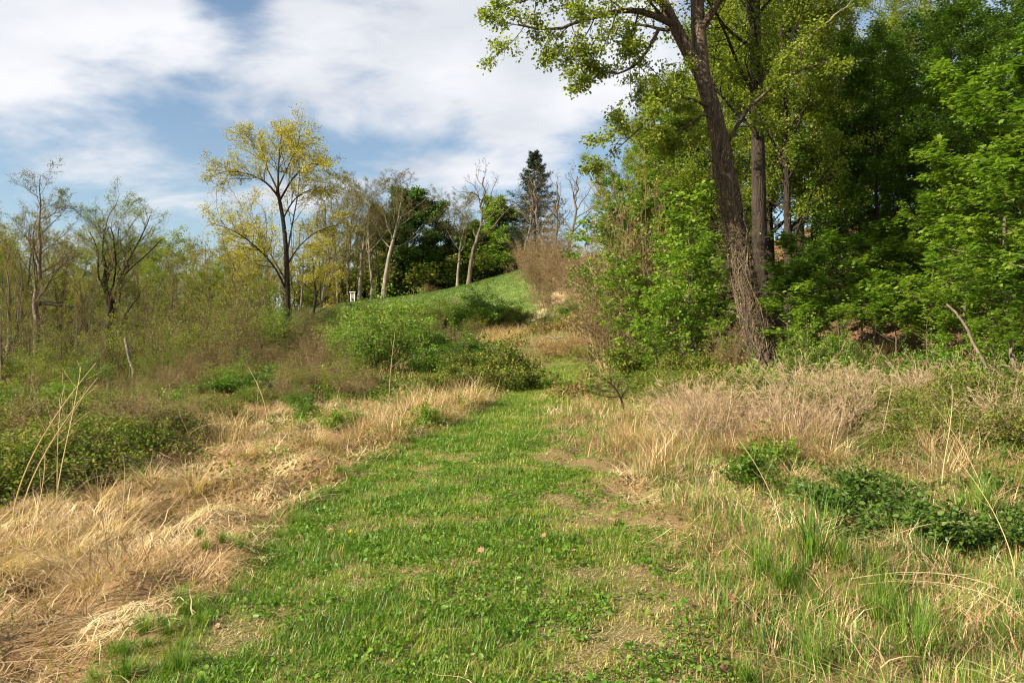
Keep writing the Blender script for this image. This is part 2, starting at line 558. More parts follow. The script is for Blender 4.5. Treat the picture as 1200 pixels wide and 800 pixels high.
def ground_mat():
    m = bpy.data.materials.new('ground_soil')
    m.use_nodes = True
    nt = m.node_tree
    nt.nodes.clear()
    N, L = nt.nodes.new, nt.links.new
    tc = N('ShaderNodeTexCoord')
    z = N('ShaderNodeAttribute')
    z.attribute_name = 'zone'

    def noise(s, det=6, rough=.65):
        n = N('ShaderNodeTexNoise')
        n.inputs['Scale'].default_value = s
        n.inputs['Detail'].default_value = det
        n.inputs['Roughness'].default_value = rough
        L(tc.outputs['Object'], n.inputs['Vector'])
        return n.outputs['Fac']
    fine, mid = noise(38, 5, .75), noise(3.0)
    cols = []
    for c1, c2, src in (((.055, .085, .016), (.22, .175, .075), mid),          # path: thatch and soil under the sward
                        ((.11, .06, .028), (.42, .29, .15), fine),            # dry grass
                        ((.075, .046, .026), (.22, .135, .075), fine),         # leaf litter
                        ((.09, .14, .028), (.15, .205, .048), noise(.9)),     # hill meadow
                        ((.36, .25, .13), (.56, .42, .25), fine)):           # trail
        r = ramp_node(nt, [(0.3, c1), (0.7, c2)])
        L(src, r.inputs[0])
        cols.append(r.outputs[0])
    base = ramp_node(nt, [(0.3, (.075, .075, .025)), (0.7, (.20, .15, .065))])
    L(mid, base.inputs[0])
    cur = base.outputs[0]
    sep = N('ShaderNodeSeparateColor')
    L(z.outputs['Color'], sep.inputs[0])
    z2 = N('ShaderNodeAttribute')
    z2.attribute_name = 'trail'
    for fac, c in zip((sep.outputs[0], sep.outputs[1], sep.outputs[2], z.outputs['Alpha'], z2.outputs['Fac']), cols):
        mx = N('ShaderNodeMix')
        mx.data_type = 'RGBA'
        L(fac, mx.inputs[0])
        L(cur, mx.inputs[6])
        L(c, mx.inputs[7])
        cur = mx.outputs[2]
    bp = N('ShaderNodeBump')
    bp.inputs['Strength'].default_value = 0.7
    bp.inputs['Distance'].default_value = 0.05
    L(fine, bp.inputs['Height'])
    pb = N('ShaderNodeBsdfPrincipled')
    pb.inputs['Roughness'].default_value = 0.95
    pb.inputs['Specular IOR Level'].default_value = 0.1
    L(cur, pb.inputs['Base Color'])
    L(bp.outputs[0], pb.inputs['Normal'])
    o = N('ShaderNodeOutputMaterial')
    L(pb.outputs[0], o.inputs[0])
    return m


def dry_amount(x, y):
    p, l = path_amount(x, y, .25), litter_amount(x, y)
    near = 1 - smooth(17, 26, y + (fbm(x, y, .5, 2) - .5) * 8)
    left = smooth(-13, -9, x) * near
    spread = np.where(x < np.interp(y, _PY, _PL) + .5, left, near * smooth(.22, .46, fbm(x, y, .8, 3, 2.0)))
    return np.clip(spread * (1 - p) * (1 - l), 0, 1)


def build_ground():
    def axis(a, b, s, out_lo, out_hi, g=1.14):
        mid = list(np.arange(a, b, s))
        lo, hi, st = [a], [b], s
        while lo[-1] > out_lo:
            st *= g
            lo.append(lo[-1] - st)
        st = s
        while hi[-1] < out_hi:
            st *= g
            hi.append(hi[-1] + st)
        return np.array(lo[:0:-1] + mid + hi)
    xs = axis(-13, 14, .16, -2500, 2500, 1.06)
    ys = axis(2, 24, .16, -600, 4000, 1.035)
    X, Y = np.meshgrid(xs, ys, indexing='ij')
    Z = height(X, Y)
    g = Geo()
    idx = np.arange(X.size).reshape(X.shape)
    Fa = np.stack([idx[:-1, :-1], idx[1:, :-1], idx[1:, 1:], idx[:-1, 1:]], -1).reshape(-1, 4)
    g.add(np.stack([X, Y, Z], -1), Fa)
    me = g.mesh('ground', [ground_mat()])
    zc = np.stack([path_amount(X, Y), dry_amount(X, Y), litter_amount(X, Y), meadow_amount(X, Y)], -1).astype(np.float32)
    a = me.attributes.new('zone', 'FLOAT_COLOR', 'POINT')
    a.data.foreach_set('color', zc.ravel())
    b = me.attributes.new('trail', 'FLOAT', 'POINT')
    b.data.foreach_set('value', trail_amount(X, Y).astype(np.float32).ravel())
    o = bpy.data.objects.new('ground', me)
    COL.objects.link(o)
    o['kind'] = 'structure'
    o['label'] = 'mown footpath and rough ground rising to a hill'
    return o


build_ground()

# ------------------------------------------------------------------ things
FIRST = {}


def set_props(o, label, cat, group=None):
    o['label'], o['category'], o['kind'] = label, cat, 'thing'
    if group:
        o['group'] = group


def place(key, name, label, cat, loc, rotz=0.0, scale=1.0, group=None, tilt=(0, 0)):
    """first use builds the thing from PROTO[key]; later uses copy it and its parts"""
    parts = PROTO[key]
    sc = (scale, scale, scale) if np.isscalar(scale) else scale
    if key not in FIRST:
        if len(parts) == 1:
            root = bpy.data.objects.new(name, parts[0][1])
        else:
            root = bpy.data.objects.new(name, None)
            root.empty_display_size = 0.3
        COL.objects.link(root)
        if len(parts) > 1:
            for pn, me in parts:
                c = bpy.data.objects.new(pn, me)
                COL.objects.link(c)
                c.parent = root
        FIRST[key] = root
    else:
        src = FIRST[key]
        root = src.copy()
        COL.objects.link(root)
        if 'group' in root:
            del root['group']
        root.name = name
        for ch in list(src.children):
            c = ch.copy()
            COL.objects.link(c)
            c.parent = root
    root.location = loc
    root.rotation_euler = (tilt[0], tilt[1], rotz)
    root.scale = sc
    set_props(root, label, cat, group)
    return root


PROTO, HGT = {}, {}
rng = np.random.default_rng(11)


def make_tree(key, seed, H, r0, lv, leaf=None, lean=(0, 0), wig=.10, bark='bark', twig='twig', leafm=None, top=.07, trunk_lines=None,
              extra=None, sides=(9, 6)):
    """lv: list of dicts for children(); leaf: dict for leaves_on"""
    rg = np.random.default_rng(seed)
    if trunk_lines is None:
        P, Rr = trunk_line(rg, H, r0, lean, wig, 16, top)
        starts = [(P, Rr)]
    else:
        starts = trunk_lines
    gt, gc = Geo(), Geo()
    cur = []
    for P, Rr in starts:
        V, Fa = tubes(P, Rr, sides[0] + 3)
        gt.add(V, Fa, 0, .5)
    levels = [starts]
    for li, d in enumerate(lv):
        nxt = []
        for P, Rr in levels[-1]:
            dd = dict(d)
            fol = dd.pop('fol', None)
            C, CR = children(rg, P, Rr, **dd)
            nxt.append((C, CR))
            if li == 0:
                V, Fa = tubes(C, CR, sides[1])
                gt.add(V, Fa, 0, .5)
            else:
                V, Fa = tubes(C, CR, 4 if li == 1 else 3)
                per = len(Fa) // len(C)
                gc.add(V, Fa, 0, np.repeat(rg.random(len(C)), per))
        levels.append(nxt)
    if leaf:
        lf = dict(leaf)
        lvl = lf.pop('levels', [len(lv)])
        for k in lvl:
            for P, Rr in levels[k]:
                leaves_on(rg, gc, P, mat=1, **lf)
    PROTO[key] = [('trunk', gt.mesh(key + '_trunk', [M[bark]])), ('crown', gc.mesh(key + '_crown', [M[twig], M[leafm or 'green']]))]
    HGT[key] = max(v[:, 2].max() for v in (gc.V if gc.V else gt.V))


def make_shrub(key, seed, H, n, spread, lv, leaf, leafm, twig='twig', r0=.02, arch=0.0, K=8):
    rg = np.random.default_rng(seed)
    az = rg.random(n) * 2 * np.pi
    out = rg.uniform(.1, 1, n)
    t = np.linspace(0, 1, K)
    b = np.stack([np.cos(az) * out * spread * .35, np.sin(az) * out * spread * .35, np.full(n, -.08)], 1)
    hh = H * rg.uniform(.45, 1.0, n) * (1 - .25 * out) * np.where(rg.random(n) < .14, 1.3, 1.0)
    P = b[:, None] + np.stack([np.cos(az)[:, None] * out[:, None] * spread * t[None] ** 1.5 * .75,
                               np.sin(az)[:, None] * out[:, None] * spread * t[None] ** 1.5 * .75,
                               hh[:, None] * (t[None] - arch * t[None] ** 3 * out[:, None])], -1)
    P = P + np.cumsum(rg.normal(size=P.shape) * .012 * H, 1)
    Rr = r0 * rg.uniform(.5, 1, n)[:, None] * np.linspace(1, .3, K)[None]
    g, gl = Geo(), Geo()
    V, Fa = tubes(P, Rr, 4)
    g.add(V, Fa, 0, np.repeat(rg.random(n), len(Fa) // n))
    lev = [P]
    cur = (P, Rr)
    for d in lv:
        cur = children(rg, cur[0], cur[1], **d)
        V, Fa = tubes(cur[0], cur[1], 3)
        g.add(V, Fa, 0, np.repeat(rg.random(len(cur[0])), len(Fa) // len(cur[0])))
        lev.append(cur[0])
    parts = [('stems', g.mesh(key + '_stems', [M[twig]]))]
    zmax = np.percentile(np.concatenate([v[:, 2] for v in g.V]), 96.5)
    if leaf:
        lf = dict(leaf)
        for k in lf.pop('levels', [len(lv)]):
            leaves_on(rg, gl, lev[k], mat=0, **lf)
        parts.append(('foliage', gl.mesh(key + '_foliage', [M[leafm]])))
    PROTO[key] = parts
    HGT[key] = zmax


def strips(base, az, L, W, lean, bend, segs, floor=None, tw=None, jit=0.0):
    N = len(base)
    k = np.arange(segs + 1) / segs
    th = lean[:, None] + bend[:, None] * (k[None, :-1] + .5 / segs)
    kr = np.random.default_rng(N)
    if jit:
        th = th + kr.normal(size=th.shape) * jit
    st = (L / segs)[:, None]
    dx, dz = np.sin(th) * st, np.cos(th) * st
    z0 = np.zeros((N, 1))
    rx, rz = np.concatenate([z0, np.cumsum(dx, 1)], 1), np.concatenate([z0, np.cumsum(dz, 1)], 1)
    azk = az[:, None] + (0 if tw is None else tw[:, None] * k[None])
    if jit:
        azj = azk[:, :-1] + np.cumsum(kr.normal(size=dx.shape) * jit * 1.3, 1) if tw is not None else az[:, None] + np.cumsum(kr.normal(size=dx.shape) * jit * 1.3, 1)
        cx, cy = np.concatenate([z0, np.cumsum(np.cos(azj) * dx, 1)], 1), np.concatenate([z0, np.cumsum(np.sin(azj) * dx, 1)], 1)
        C = base[:, None] + np.stack([cx, cy, rz], -1)
    else:
        C = base[:, None] + np.stack([np.cos(azk) * rx, np.sin(azk) * rx, rz], -1)
    if floor is not None:
        C[..., 2] = np.maximum(C[..., 2], floor(C[..., 0], C[..., 1]) + 0.012 + 0.05 * ((np.arange(N) * 0.618) % 1)[:, None])
    sd = np.stack([-np.sin(az), np.cos(az), np.zeros(N)], -1)[:, None]
    w = (W[:, None] * (1 - k[None] ** 1.6 * .92) / 2)[..., None]
    V = np.stack([C - sd * w, C + sd * w], 2).reshape(N, -1, 3)
    i = np.arange(segs) * 2
    f = np.stack([i, i + 1, i + 3, i + 2], -1)
    Fa = (np.arange(N) * (2 * (segs + 1)))[:, None, None] + f[None]
    return V.reshape(-1, 3), Fa.reshape(-1, 4), segs


# ---------------- tree kinds
BUD = dict(n=5, size=.085, spread=.10, up=.2, shape='rhomb', clump=.6)
make_tree('bare_tall', 21, 13, .17, [dict(n=20, t0=.38, t1=1, ratio=.25, ang=(.5, 1.0), up=.10, wig=.10, K=9, rad=.45, short=.55),
                                     dict(n=7, t0=.2, t1=1, ratio=.42, ang=(.4, .9), up=.06, wig=.13, K=6, rad=.55, minr=.006),
                                     dict(n=6, t0=.15, t1=1, ratio=.48, ang=(.3, .9), up=.05, wig=.15, K=5, rad=.6, minr=.005),
                                     dict(n=4, t0=.2, t1=1, ratio=.5, ang=(.3, .8), up=.04, wig=.15, K=3, rad=.7, minr=.004)],
          dict(BUD, n=1, size=.05), leafm='olive')
make_tree('bare_spread', 22, 10.5, .27, [dict(n=15, t0=.24, t1=1, ratio=.62, ang=(.35, .8), up=.07, wig=.10, K=11, rad=.5, short=.55),
                                         dict(n=11, t0=.2, t1=1, ratio=.40, ang=(.4, .9), up=.06, wig=.13, K=7, rad=.5, minr=.007),
                                         dict(n=8, t0=.15, t1=1, ratio=.48, ang=(.3, .9), up=.05, wig=.15, K=5, rad=.6, minr=.005),
                                         dict(n=4, t0=.15, t1=1, ratio=.55, ang=(.3, .9), up=.03, wig=.18, K=3, rad=.7, minr=.004)],
          dict(BUD, n=3, size=.06), leafm='yellow_green', lean=(-.8, .2), wig=.14, bark='bark_dark')
make_tree('bare_fork', 23, 12, .15, [dict(n=12, t0=.25, t1=1, ratio=.42, ang=(.25, .6), up=.10, wig=.08, K=10, rad=.55, short=.5),
                                     dict(n=7, t0=.25, t1=1, ratio=.32, ang=(.3, .8), up=.08, wig=.12, K=6, rad=.5, minr=.006),
                                     dict(n=7, t0=.15, t1=1, ratio=.48, ang=(.3, .9), up=.05, wig=.15, K=5, rad=.6, minr=.005),
                                     dict(n=3, t0=.2, t1=1, ratio=.5, ang=(.3, .8), up=.04, wig=.15, K=3, rad=.7, minr=.004)],
          dict(BUD, n=2, size=.06), leafm='olive', wig=.16)
make_tree('bud_tree', 24, 10, .16, [dict(n=16, t0=.22, t1=1, ratio=.40, ang=(.45, 1.0), up=.07, wig=.12, K=9, rad=.5, short=.5),
                                    dict(n=7, t0=.2, t1=1, ratio=.40, ang=(.4, .9), up=.05, wig=.14, K=6, rad=.5, minr=.006),
                                    dict(n=6, t0=.15, t1=1, ratio=.48, ang=(.3, .9), up=.04, wig=.15, K=4, rad=.6, minr=.005)],
          dict(BUD, n=14, size=.095, spread=.16), leafm='yellow_green', wig=.15)
make_tree('bud_tree_olive', 25, 10, .15, [dict(n=15, t0=.2, t1=1, ratio=.42, ang=(.4, .9), up=.08, wig=.12, K=9, rad=.5, short=.5),
                                          dict(n=7, t0=.2, t1=1, ratio=.40, ang=(.4, .9), up=.05, wig=.14, K=6, rad=.5, minr=.006),
                                          dict(n=6, t0=.15, t1=1, ratio=.48, ang=(.3, .9), up=.04, wig=.15, K=4, rad=.6, minr=.005)],
          dict(BUD, n=8, size=.085, spread=.14), leafm='olive', wig=.18)
make_tree('gold_tree', 26, 9, .15, [dict(n=16, t0=.2, t1=1, ratio=.46, ang=(.5, 1.1), up=.04, wig=.12, K=9, rad=.5, short=.5),
                                    dict(n=7, t0=.2, t1=1, ratio=.40, ang=(.4, .9), up=.04, wig=.14, K=6, rad=.5, minr=.006),
                                    dict(n=6, t0=.15, t1=1, ratio=.48, ang=(.3, .9), up=.02, wig=.15, K=4, rad=.6, minr=.005)],
          dict(BUD, n=14, size=.10, spread=.16), leafm='yellow', bark='bark_dark')
make_tree('dense_dark', 27, 13, .22, [dict(n=26, t0=.10, t1=1, ratio=.40, ang=(.6, 1.2), up=.05, wig=.1, K=8, rad=.45, short=.45),
                                      dict(n=8, t0=.25, t1=1, ratio=.40, ang=(.4, .9), up=.04, wig=.14, K=6, rad=.5, minr=.006),
                                      dict(n=6, t0=.2, t1=1, ratio=.50, ang=(.3, .9), up=.02, wig=.15, K=4, rad=.6, minr=.005)],
          dict(n=36, size=.24, spread=.30, up=.5, shape='ovate', clump=.6), leafm='dark_hill', bark='bark_dark', twig='twig_dark')
make_tree('dense_green', 28, 12, .22, [dict(n=26, t0=.08, t1=1, ratio=.40, ang=(.6, 1.2), up=.05, wig=.1, K=8, rad=.45, short=.4),
                                       dict(n=8, t0=.25, t1=1, ratio=.40, ang=(.4, .9), up=.04, wig=.14, K=6, rad=.5, minr=.006),
                                       dict(n=6, t0=.2, t1=1, ratio=.50, ang=(.3, .9), up=.02, wig=.15, K=4, rad=.6, minr=.005)],
          dict(n=36, size=.24, spread=.30, up=.5, shape='ovate', clump=.6, base=.5), leafm='maple', bark='bark_dark', twig='twig_dark')
make_tree('dead_snag', 29, 12, .24, [dict(n=9, t0=.35, t1=1, ratio=.45, ang=(.4, .9), up=.08, wig=.22, K=10, rad=.55, short=.4),
                                     dict(n=5, t0=.25, t1=1, ratio=.38, ang=(.5, 1.1), up=.05, wig=.22, K=7, rad=.5, minr=.012),
                                     dict(n=5, t0=.2, t1=1, ratio=.5, ang=(.4, 1.0), up=.05, wig=.2, K=5, rad=.6, minr=.010),
                                   dict(n=4, t0=.2, t1=1, ratio=.5, ang=(.4, 1.0), up=.05, wig=.2, K=4, rad=.6, minr=.008)],
          None, lean=(-2.2, 0), wig=.20, bark='bark', top=.3)

# hill trees with pale trunks, leafless crowns high up
make_tree('hill_bare', 30, 16, .24, [dict(n=17, t0=.42, t1=1, ratio=.40, ang=(.35, .9), up=.08, wig=.10, K=10, rad=.5, short=.5),
                                     dict(n=8, t0=.2, t1=1, ratio=.38, ang=(.3, .8), up=.07, wig=.12, K=7, rad=.5, minr=.010),
                                     dict(n=7, t0=.15, t1=1, ratio=.46, ang=(.3, .9), up=.05, wig=.14, K=5, rad=.6, minr=.007),
                                     dict(n=5, t0=.15, t1=1, ratio=.6, ang=(.3, .9), up=.04, wig=.16, K=3, rad=.7, minr=.007)],
          dict(BUD, n=1, size=.07), leafm='olive', lean=(1.8, 0), bark='bark_pale', wig=.10)
make_tree('hill_slim', 31, 15, .17, [dict(n=17, t0=.4, t1=1, ratio=.36, ang=(.35, .85), up=.08, wig=.10, K=9, rad=.5, short=.5),
                                     dict(n=8, t0=.2, t1=1, ratio=.38, ang=(.3, .8), up=.07, wig=.12, K=7, rad=.5, minr=.010),
                                     dict(n=7, t0=.15, t1=1, ratio=.46, ang=(.3, .9), up=.05, wig=.14, K=5, rad=.6, minr=.007),
                                     dict(n=4, t0=.15, t1=1, ratio=.5, ang=(.3, .9), up=.04, wig=.16, K=3, rad=.7, minr=.007)],
          dict(BUD, n=2, size=.07), leafm='olive', bark='bark_pale', wig=.12)


def make_conifer(key, seed=33, H=14, r=.22):
    rg = np.random.default_rng(seed)
    P, Rr = trunk_line(rg, H, r, (0, 0), .03, 16, .1)
    gt, gc = Geo(), Geo()
    V, Fa = tubes(P, Rr, 9)
    gt.add(V, Fa)
    n = 130
    t = np.linspace(.22, .985, n)
    az = np.arange(n) * 2.4 + rg.normal(size=n) * .3
    ln = 5.4 * (1 - t) ** .75 * rg.uniform(.45, 1.2, n) + .25
    K = 7
    k = np.linspace(0, 1, K)
    base = sample_poly(P, np.zeros(n, int), t)
    C = base[:, None] + np.stack([np.cos(az)[:, None] * ln[:, None] * k, np.sin(az)[:, None] * ln[:, None] * k,
                                  ln[:, None] * (-.42 * k + .40 * k ** 2.2)], -1)
    CR = (.035 * (1 - t) + .012)[:, None] * np.linspace(1, .3, K)[None]
    V, Fa = tubes(C, CR, 4)
    gc.add(V, Fa, 0, .4)
    D, DR = children(rg, C, CR, n=16, t0=.15, t1=1, ratio=.36, ang=(.6, 1.1), up=-.10, wig=.08, K=4, rad=.5, minr=.006, flat=.75)
    V, Fa = tubes(D, DR, 3)
    gc.add(V, Fa, 0, .4)
    leaves_on(rg, gc, D, n=17, size=.22, spread=.05, up=.3, shape='narrow', mat=1, t0=0, clump=.5)
    PROTO[key] = [('trunk', gt.mesh(key + '_trunk', [M['bark_dark']])), ('crown', gc.mesh(key + '_crown', [M['twig_dark'], M['needle']]))]
    HGT[key] = H


make_conifer('conifer')

# right-hand woodland kinds
make_tree('forest_yellow', 41, 19, .22, [dict(n=24, t0=.22, t1=1, ratio=.24, ang=(.6, 1.2), up=.05, wig=.12, K=9, rad=.42, short=.3),
                                         dict(n=8, t0=.2, t1=1, ratio=.40, ang=(.4, 1.0), up=.02, wig=.14, K=6, rad=.5, minr=.006),
                                         dict(n=6, t0=.2, t1=1, ratio=.50, ang=(.3, .9), up=.0, wig=.16, K=4, rad=.6, minr=.005)],
          dict(n=26, size=.115, spread=.20, up=.6, shape='ovate', clump=.6), leafm='yellow_green', bark='bark_dark', twig='twig_dark')
make_tree('forest_green', 42, 17, .20, [dict(n=32, t0=.10, t1=1, ratio=.29, ang=(.7, 1.3), up=.03, wig=.10, K=8, rad=.42, short=.3),
                                        dict(n=8, t0=.2, t1=1, ratio=.42, ang=(.4, 1.0), up=.01, wig=.12, K=6, rad=.5, minr=.006, flat=.6),
                                        dict(n=6, t0=.2, t1=1, ratio=.50, ang=(.3, .9), up=.0, wig=.14, K=4, rad=.6, minr=.005, flat=.6)],
          dict(n=22, size=.16, spread=.20, up=1.1, shape='ovate', clump=.6, base=.55), leafm='dark', bark='bark_dark', twig='twig_dark')
make_tree('maple_layered', 43, 9, .10, [dict(n=22, t0=.12, t1=1, ratio=.40, ang=(1.0, 1.45), up=.04, wig=.07, K=9, rad=.4, short=.55),
                                        dict(n=8, t0=.25, t1=1, ratio=.36, ang=(.5, 1.0), up=.01, wig=.10, K=6, rad=.5, minr=.005, flat=.9),
                                        dict(n=5, t0=.2, t1=1, ratio=.55, ang=(.4, .9), up=-.02, wig=.12, K=4, rad=.6, minr=.004, flat=.9)],
          dict(n=14, size=.165, spread=.12, up=1.7, shape='maple', clump=.4, base=.5), leafm='maple', bark='bark', twig='twig')
make_tree('maple_small', 44, 4.2, .04, [dict(n=14, t0=.22, t1=1, ratio=.42, ang=(.9, 1.4), up=.05, wig=.08, K=8, rad=.45, short=.5),
                                        dict(n=7, t0=.25, t1=1, ratio=.42, ang=(.5, 1.0), up=.01, wig=.10, K=5, rad=.55, minr=.004, flat=.85)],
          dict(n=22, size=.15, spread=.12, up=1.6, shape='maple', clump=.4, base=.5), leafm='maple', bark='bark', twig='twig', wig=.06)
make_tree('broad_sapling', 45, 6, .06, [dict(n=18, t0=.12, t1=1, ratio=.34, ang=(.5, 1.1), up=.07, wig=.10, K=8, rad=.45, short=.45),
                                        dict(n=7, t0=.2, t1=1, ratio=.45, ang=(.4, 1.0), up=.05, wig=.12, K=5, rad=.55, minr=.005)],
          dict(n=22, size=.155, spread=.12, up=.9, shape='ovate', clump=.6, base=.55, t0=.7), leafm='maple', bark='bark', twig='twig_tan', wig=.10)
make_tree('viny_tree', 46, 9, .11, [dict(n=18, t0=.15, t1=1, ratio=.36, ang=(.5, 1.1), up=.05, wig=.14, K=9, rad=.45, short=.45),
                                    dict(n=8, t0=.2, t1=1, ratio=.42, ang=(.4, 1.1), up=.0, wig=.20, K=6, rad=.5, minr=.006),
                                    dict(n=5, t0=.2, t1=1, ratio=.55, ang=(.3, 1.0), up=-.04, wig=.2, K=5, rad=.6, minr=.005)],
          dict(n=18, size=.13, spread=.15, up=.7, shape='ovate', clump=.8, base=.6, t0=.5), leafm='green', bark='bark', twig='twig_tan', wig=.14)

# shrubs
C2 = dict(n=7, t0=.25, t1=1, ratio=.36, ang=(.4, 1.0), up=.04, wig=.14, K=5, rad=.55, minr=.004)
C3 = dict(n=5, t0=.2, t1=1, ratio=.5, ang=(.4, 1.0), up=.02, wig=.16, K=4, rad=.6, minr=.003)
make_shrub('bright_shrub', 51, 3.2, 26, 1.6, [C2, C3], dict(n=6, size=.095, spread=.12, up=.6, shape='ovate', clump=.8, base=.55, levels=[2]), 'maple', 'twig_tan')
make_shrub('green_shrub', 52, 2.2, 34, 1.7, [C2, C3], dict(n=6, size=.08, spread=.10, up=.6, shape='ovate', clump=.9, base=.5, levels=[1, 2]), 'green', 'twig', arch=.35)
make_shrub('dark_shrub', 53, 1.7, 40, 1.7, [C2, C3], dict(n=6, size=.07, spread=.09, up=.6, shape='ovate', clump=.8, base=.5, levels=[1, 2]), 'bramble', 'twig', arch=.5)
make_shrub('bramble', 54, 1.35, 46, 1.6, [dict(C2, n=6, up=-.02), C3], dict(n=6, size=.046, spread=.07, up=.7, shape='ovate', clump=.6, base=.5, levels=[1, 2]), 'bramble', 'twig_tan', arch=.8, r0=.008)
make_shrub('brush', 55, 3.6, 30, 1.5, [dict(C2, n=8), C3], dict(n=2, size=.058, spread=.08, up=.3, shape='rhomb', clump=.6, base=.5, levels=[2]), 'olive', 'twig', r0=.024)
make_shrub('brush_green', 56, 3.4, 26, 1.5, [dict(C2, n=8), C3], dict(n=5, size=.065, spread=.10, up=.3, shape='rhomb', clump=.7, base=.5, levels=[2]), 'yellow_green', 'twig', r0=.022)
make_shrub('brown_brush', 57, 2.6, 60, 1.8, [dict(C2, n=8), C3], dict(n=1, size=.06, spread=.08, up=.3, shape='rhomb', clump=.6, base=.3, levels=[2]), 'rusty', 'twig_tan', r0=.012, arch=.2)
make_shrub('dead_weeds', 58, 1.05, 42, .9, [dict(C2, n=6, t0=.45, ratio=.25), dict(C3, n=3)], None, None, 'twig_mauve', r0=.005)
make_shrub('low_weeds', 59, .42, 46, .6, [dict(C2, n=4, minr=.002)], dict(n=9, size=.06, spread=.035, up=.8, shape='ovate', clump=.5, base=.5, levels=[0, 1]), 'nettle', 'grass_tall', r0=.004)
make_shrub('leafy_weeds', 60, .75, 34, .6, [dict(C2, n=5, minr=.002)], dict(n=8, size=.07, spread=.05, up=.7, shape='ovate', clump=.5, base=.6, levels=[0, 1]), 'green', 'twig_tan', r0=.005)


def make_tussock(key, seed, n, L, W, lean, bend, sp, mat, comb=None, segs=6, lean0=0.0, jit=.16):
    rg = np.random.default_rng(seed)
    r = np.abs(rg.normal(size=n)) * sp
    a = rg.random(n) * 2 * np.pi
    base = np.stack([r * np.cos(a), r * np.sin(a), np.full(n, -.03)], 1)
    az = a + rg.normal(size=n) * .5 if comb is None else comb + rg.normal(size=n) * .55
    V, Fa, k = strips(base, az, L * rg.uniform(.5, 1.2, n), W * rg.uniform(.6, 1.3, n), lean0 + np.abs(rg.normal(size=n)) * lean,
                      bend * rg.uniform(.3, 1.3, n), segs, lambda x, y: np.full(np.shape(x), -.02), rg.normal(size=n) * .6, jit)
    g = Geo()
    lock = rg.random(14)[(az * 2.2).astype(int) % 14]
    va = np.clip(.42 + (lock - .5) * .6 + rg.normal(size=n) * .2, 0, 1)
    g.add(V, Fa, 0, np.repeat(va, k))
    PROTO[key] = [(key, g.mesh(key, [M[mat]]))]


make_tussock('straw_round', 61, 560, .56, .0068, .55, 1.9, .18, 'straw', lean0=.1)
make_tussock('straw_combed', 62, 560, .55, .0068, .5, 1.2, .22, 'straw', comb=0.0, lean0=.65)
make_tussock('straw_upright', 63, 190, .74, .0066, .35, 1.1, .2, 'straw')
make_tussock('straw_flat', 64, 560, .66, .0068, .3, .6, .30, 'straw', comb=0.4, lean0=1.15)
make_tussock('green_tuft', 65, 170, .42, .009, .25, .9, .07, 'grass_tall')
make_tussock('tall_green_tuft', 66, 90, .60, .009, .18, .55, .07, 'grass_tall')


def make_stalk(key, seed, H, lean, r=.005, branches=6, mat='twig_mauve', arch=1.0):
    rg = np.random.default_rng(seed)
    K = 12
    t = np.linspace(0, 1, K)
    P = np.stack([lean * t ** 1.5, .06 * H * np.sin(t * 3 + seed), H * (t - (arch - 1) * t ** 2.6 * .9)], -1)[None]
    Rr = (r * np.linspace(1, .4, K))[None]
    g = Geo()
    V, Fa = tubes(P, Rr, 5)
    g.add(V, Fa, 0, .7)
    if branches:
        C, CR = children(rg, P, Rr, n=branches, t0=.45, t1=1, ratio=.22, ang=(.4, 1.0), up=.05, wig=.1, K=5, rad=.6, minr=.0018)
        V, Fa = tubes(C, CR, 4)
        g.add(V, Fa, 0, .6)
    PROTO[key] = [(key, g.mesh(key, [M[mat]]))]


make_stalk('straight_stalk', 71, 1.25, .12, .005, 7, 'straw')
make_stalk('leaning_stalk', 72, 1.35, .65, .006, 4, 'straw')
make_stalk('arched_cane', 73, .75, 1.5, .005, 3, 'straw', 1.75)
make_stalk('red_cane', 74, 1.0, .9, .006, 5, 'twig_mauve', 1.5)


def make_dead_leaf(key, seed):
    rg = np.random.default_rng(seed)
    out = np.array([[0, 0], [.14, .10], [.36, .14], [.26, .30], [.46, .52], [.22, .54], [.26, .86], [.08, .76], [0, 1.05],
                    [-.10, .74], [-.30, .82], [-.22, .52], [-.48, .46], [-.26, .28], [-.34, .10], [-.12, .08]])
    c = np.array([[0, .42]])
    p = np.vstack([c, out])
    z = .22 * p[:, 0] ** 2 * 3 + .18 * (p[:, 1] - .4) ** 2 * 2 + rg.normal(size=len(p)) * .05
    V = np.column_stack([p, z]) * .10
    k = len(out)
    Fa = np.array([[0, 1 + i, 1 + (i + 1) % k] for i in range(k)])
    g = Geo()
    g.add(V, Fa, 0, rg.uniform(.3, .9))
    V, Fa = tubes(np.array([[[0, 0, .0], [.002, -.02, .006], [.004, -.045, .004]]]), np.array([[.0016, .0013, .001]]), 4)
    g.add(V, Fa, 0, .2)
    PROTO[key] = [(key, g.mesh(key, [M['dead_leaf']]))]


for i in range(3):
    make_dead_leaf('dead_leaf_%d' % i, 80 + i)


# ---------------- the big leaning tree at the wood's edge
def px_line(pts):
    return np.array([at(*p) for p in pts])


def resample(P, K):
    d = np.concatenate([[0], np.cumsum(np.linalg.norm(np.diff(P, axis=0), axis=1))])
    # Catmull-Rom-like smooth resample through linear + smoothing
    s = np.linspace(0, d[-1], K)
    Q = np.stack([np.interp(s, d, P[:, i]) for i in range(3)], 1)
    for _ in range(2):
        Q[1:-1] = .25 * Q[:-2] + .5 * Q[1:-1] + .25 * Q[2:]
    return Q


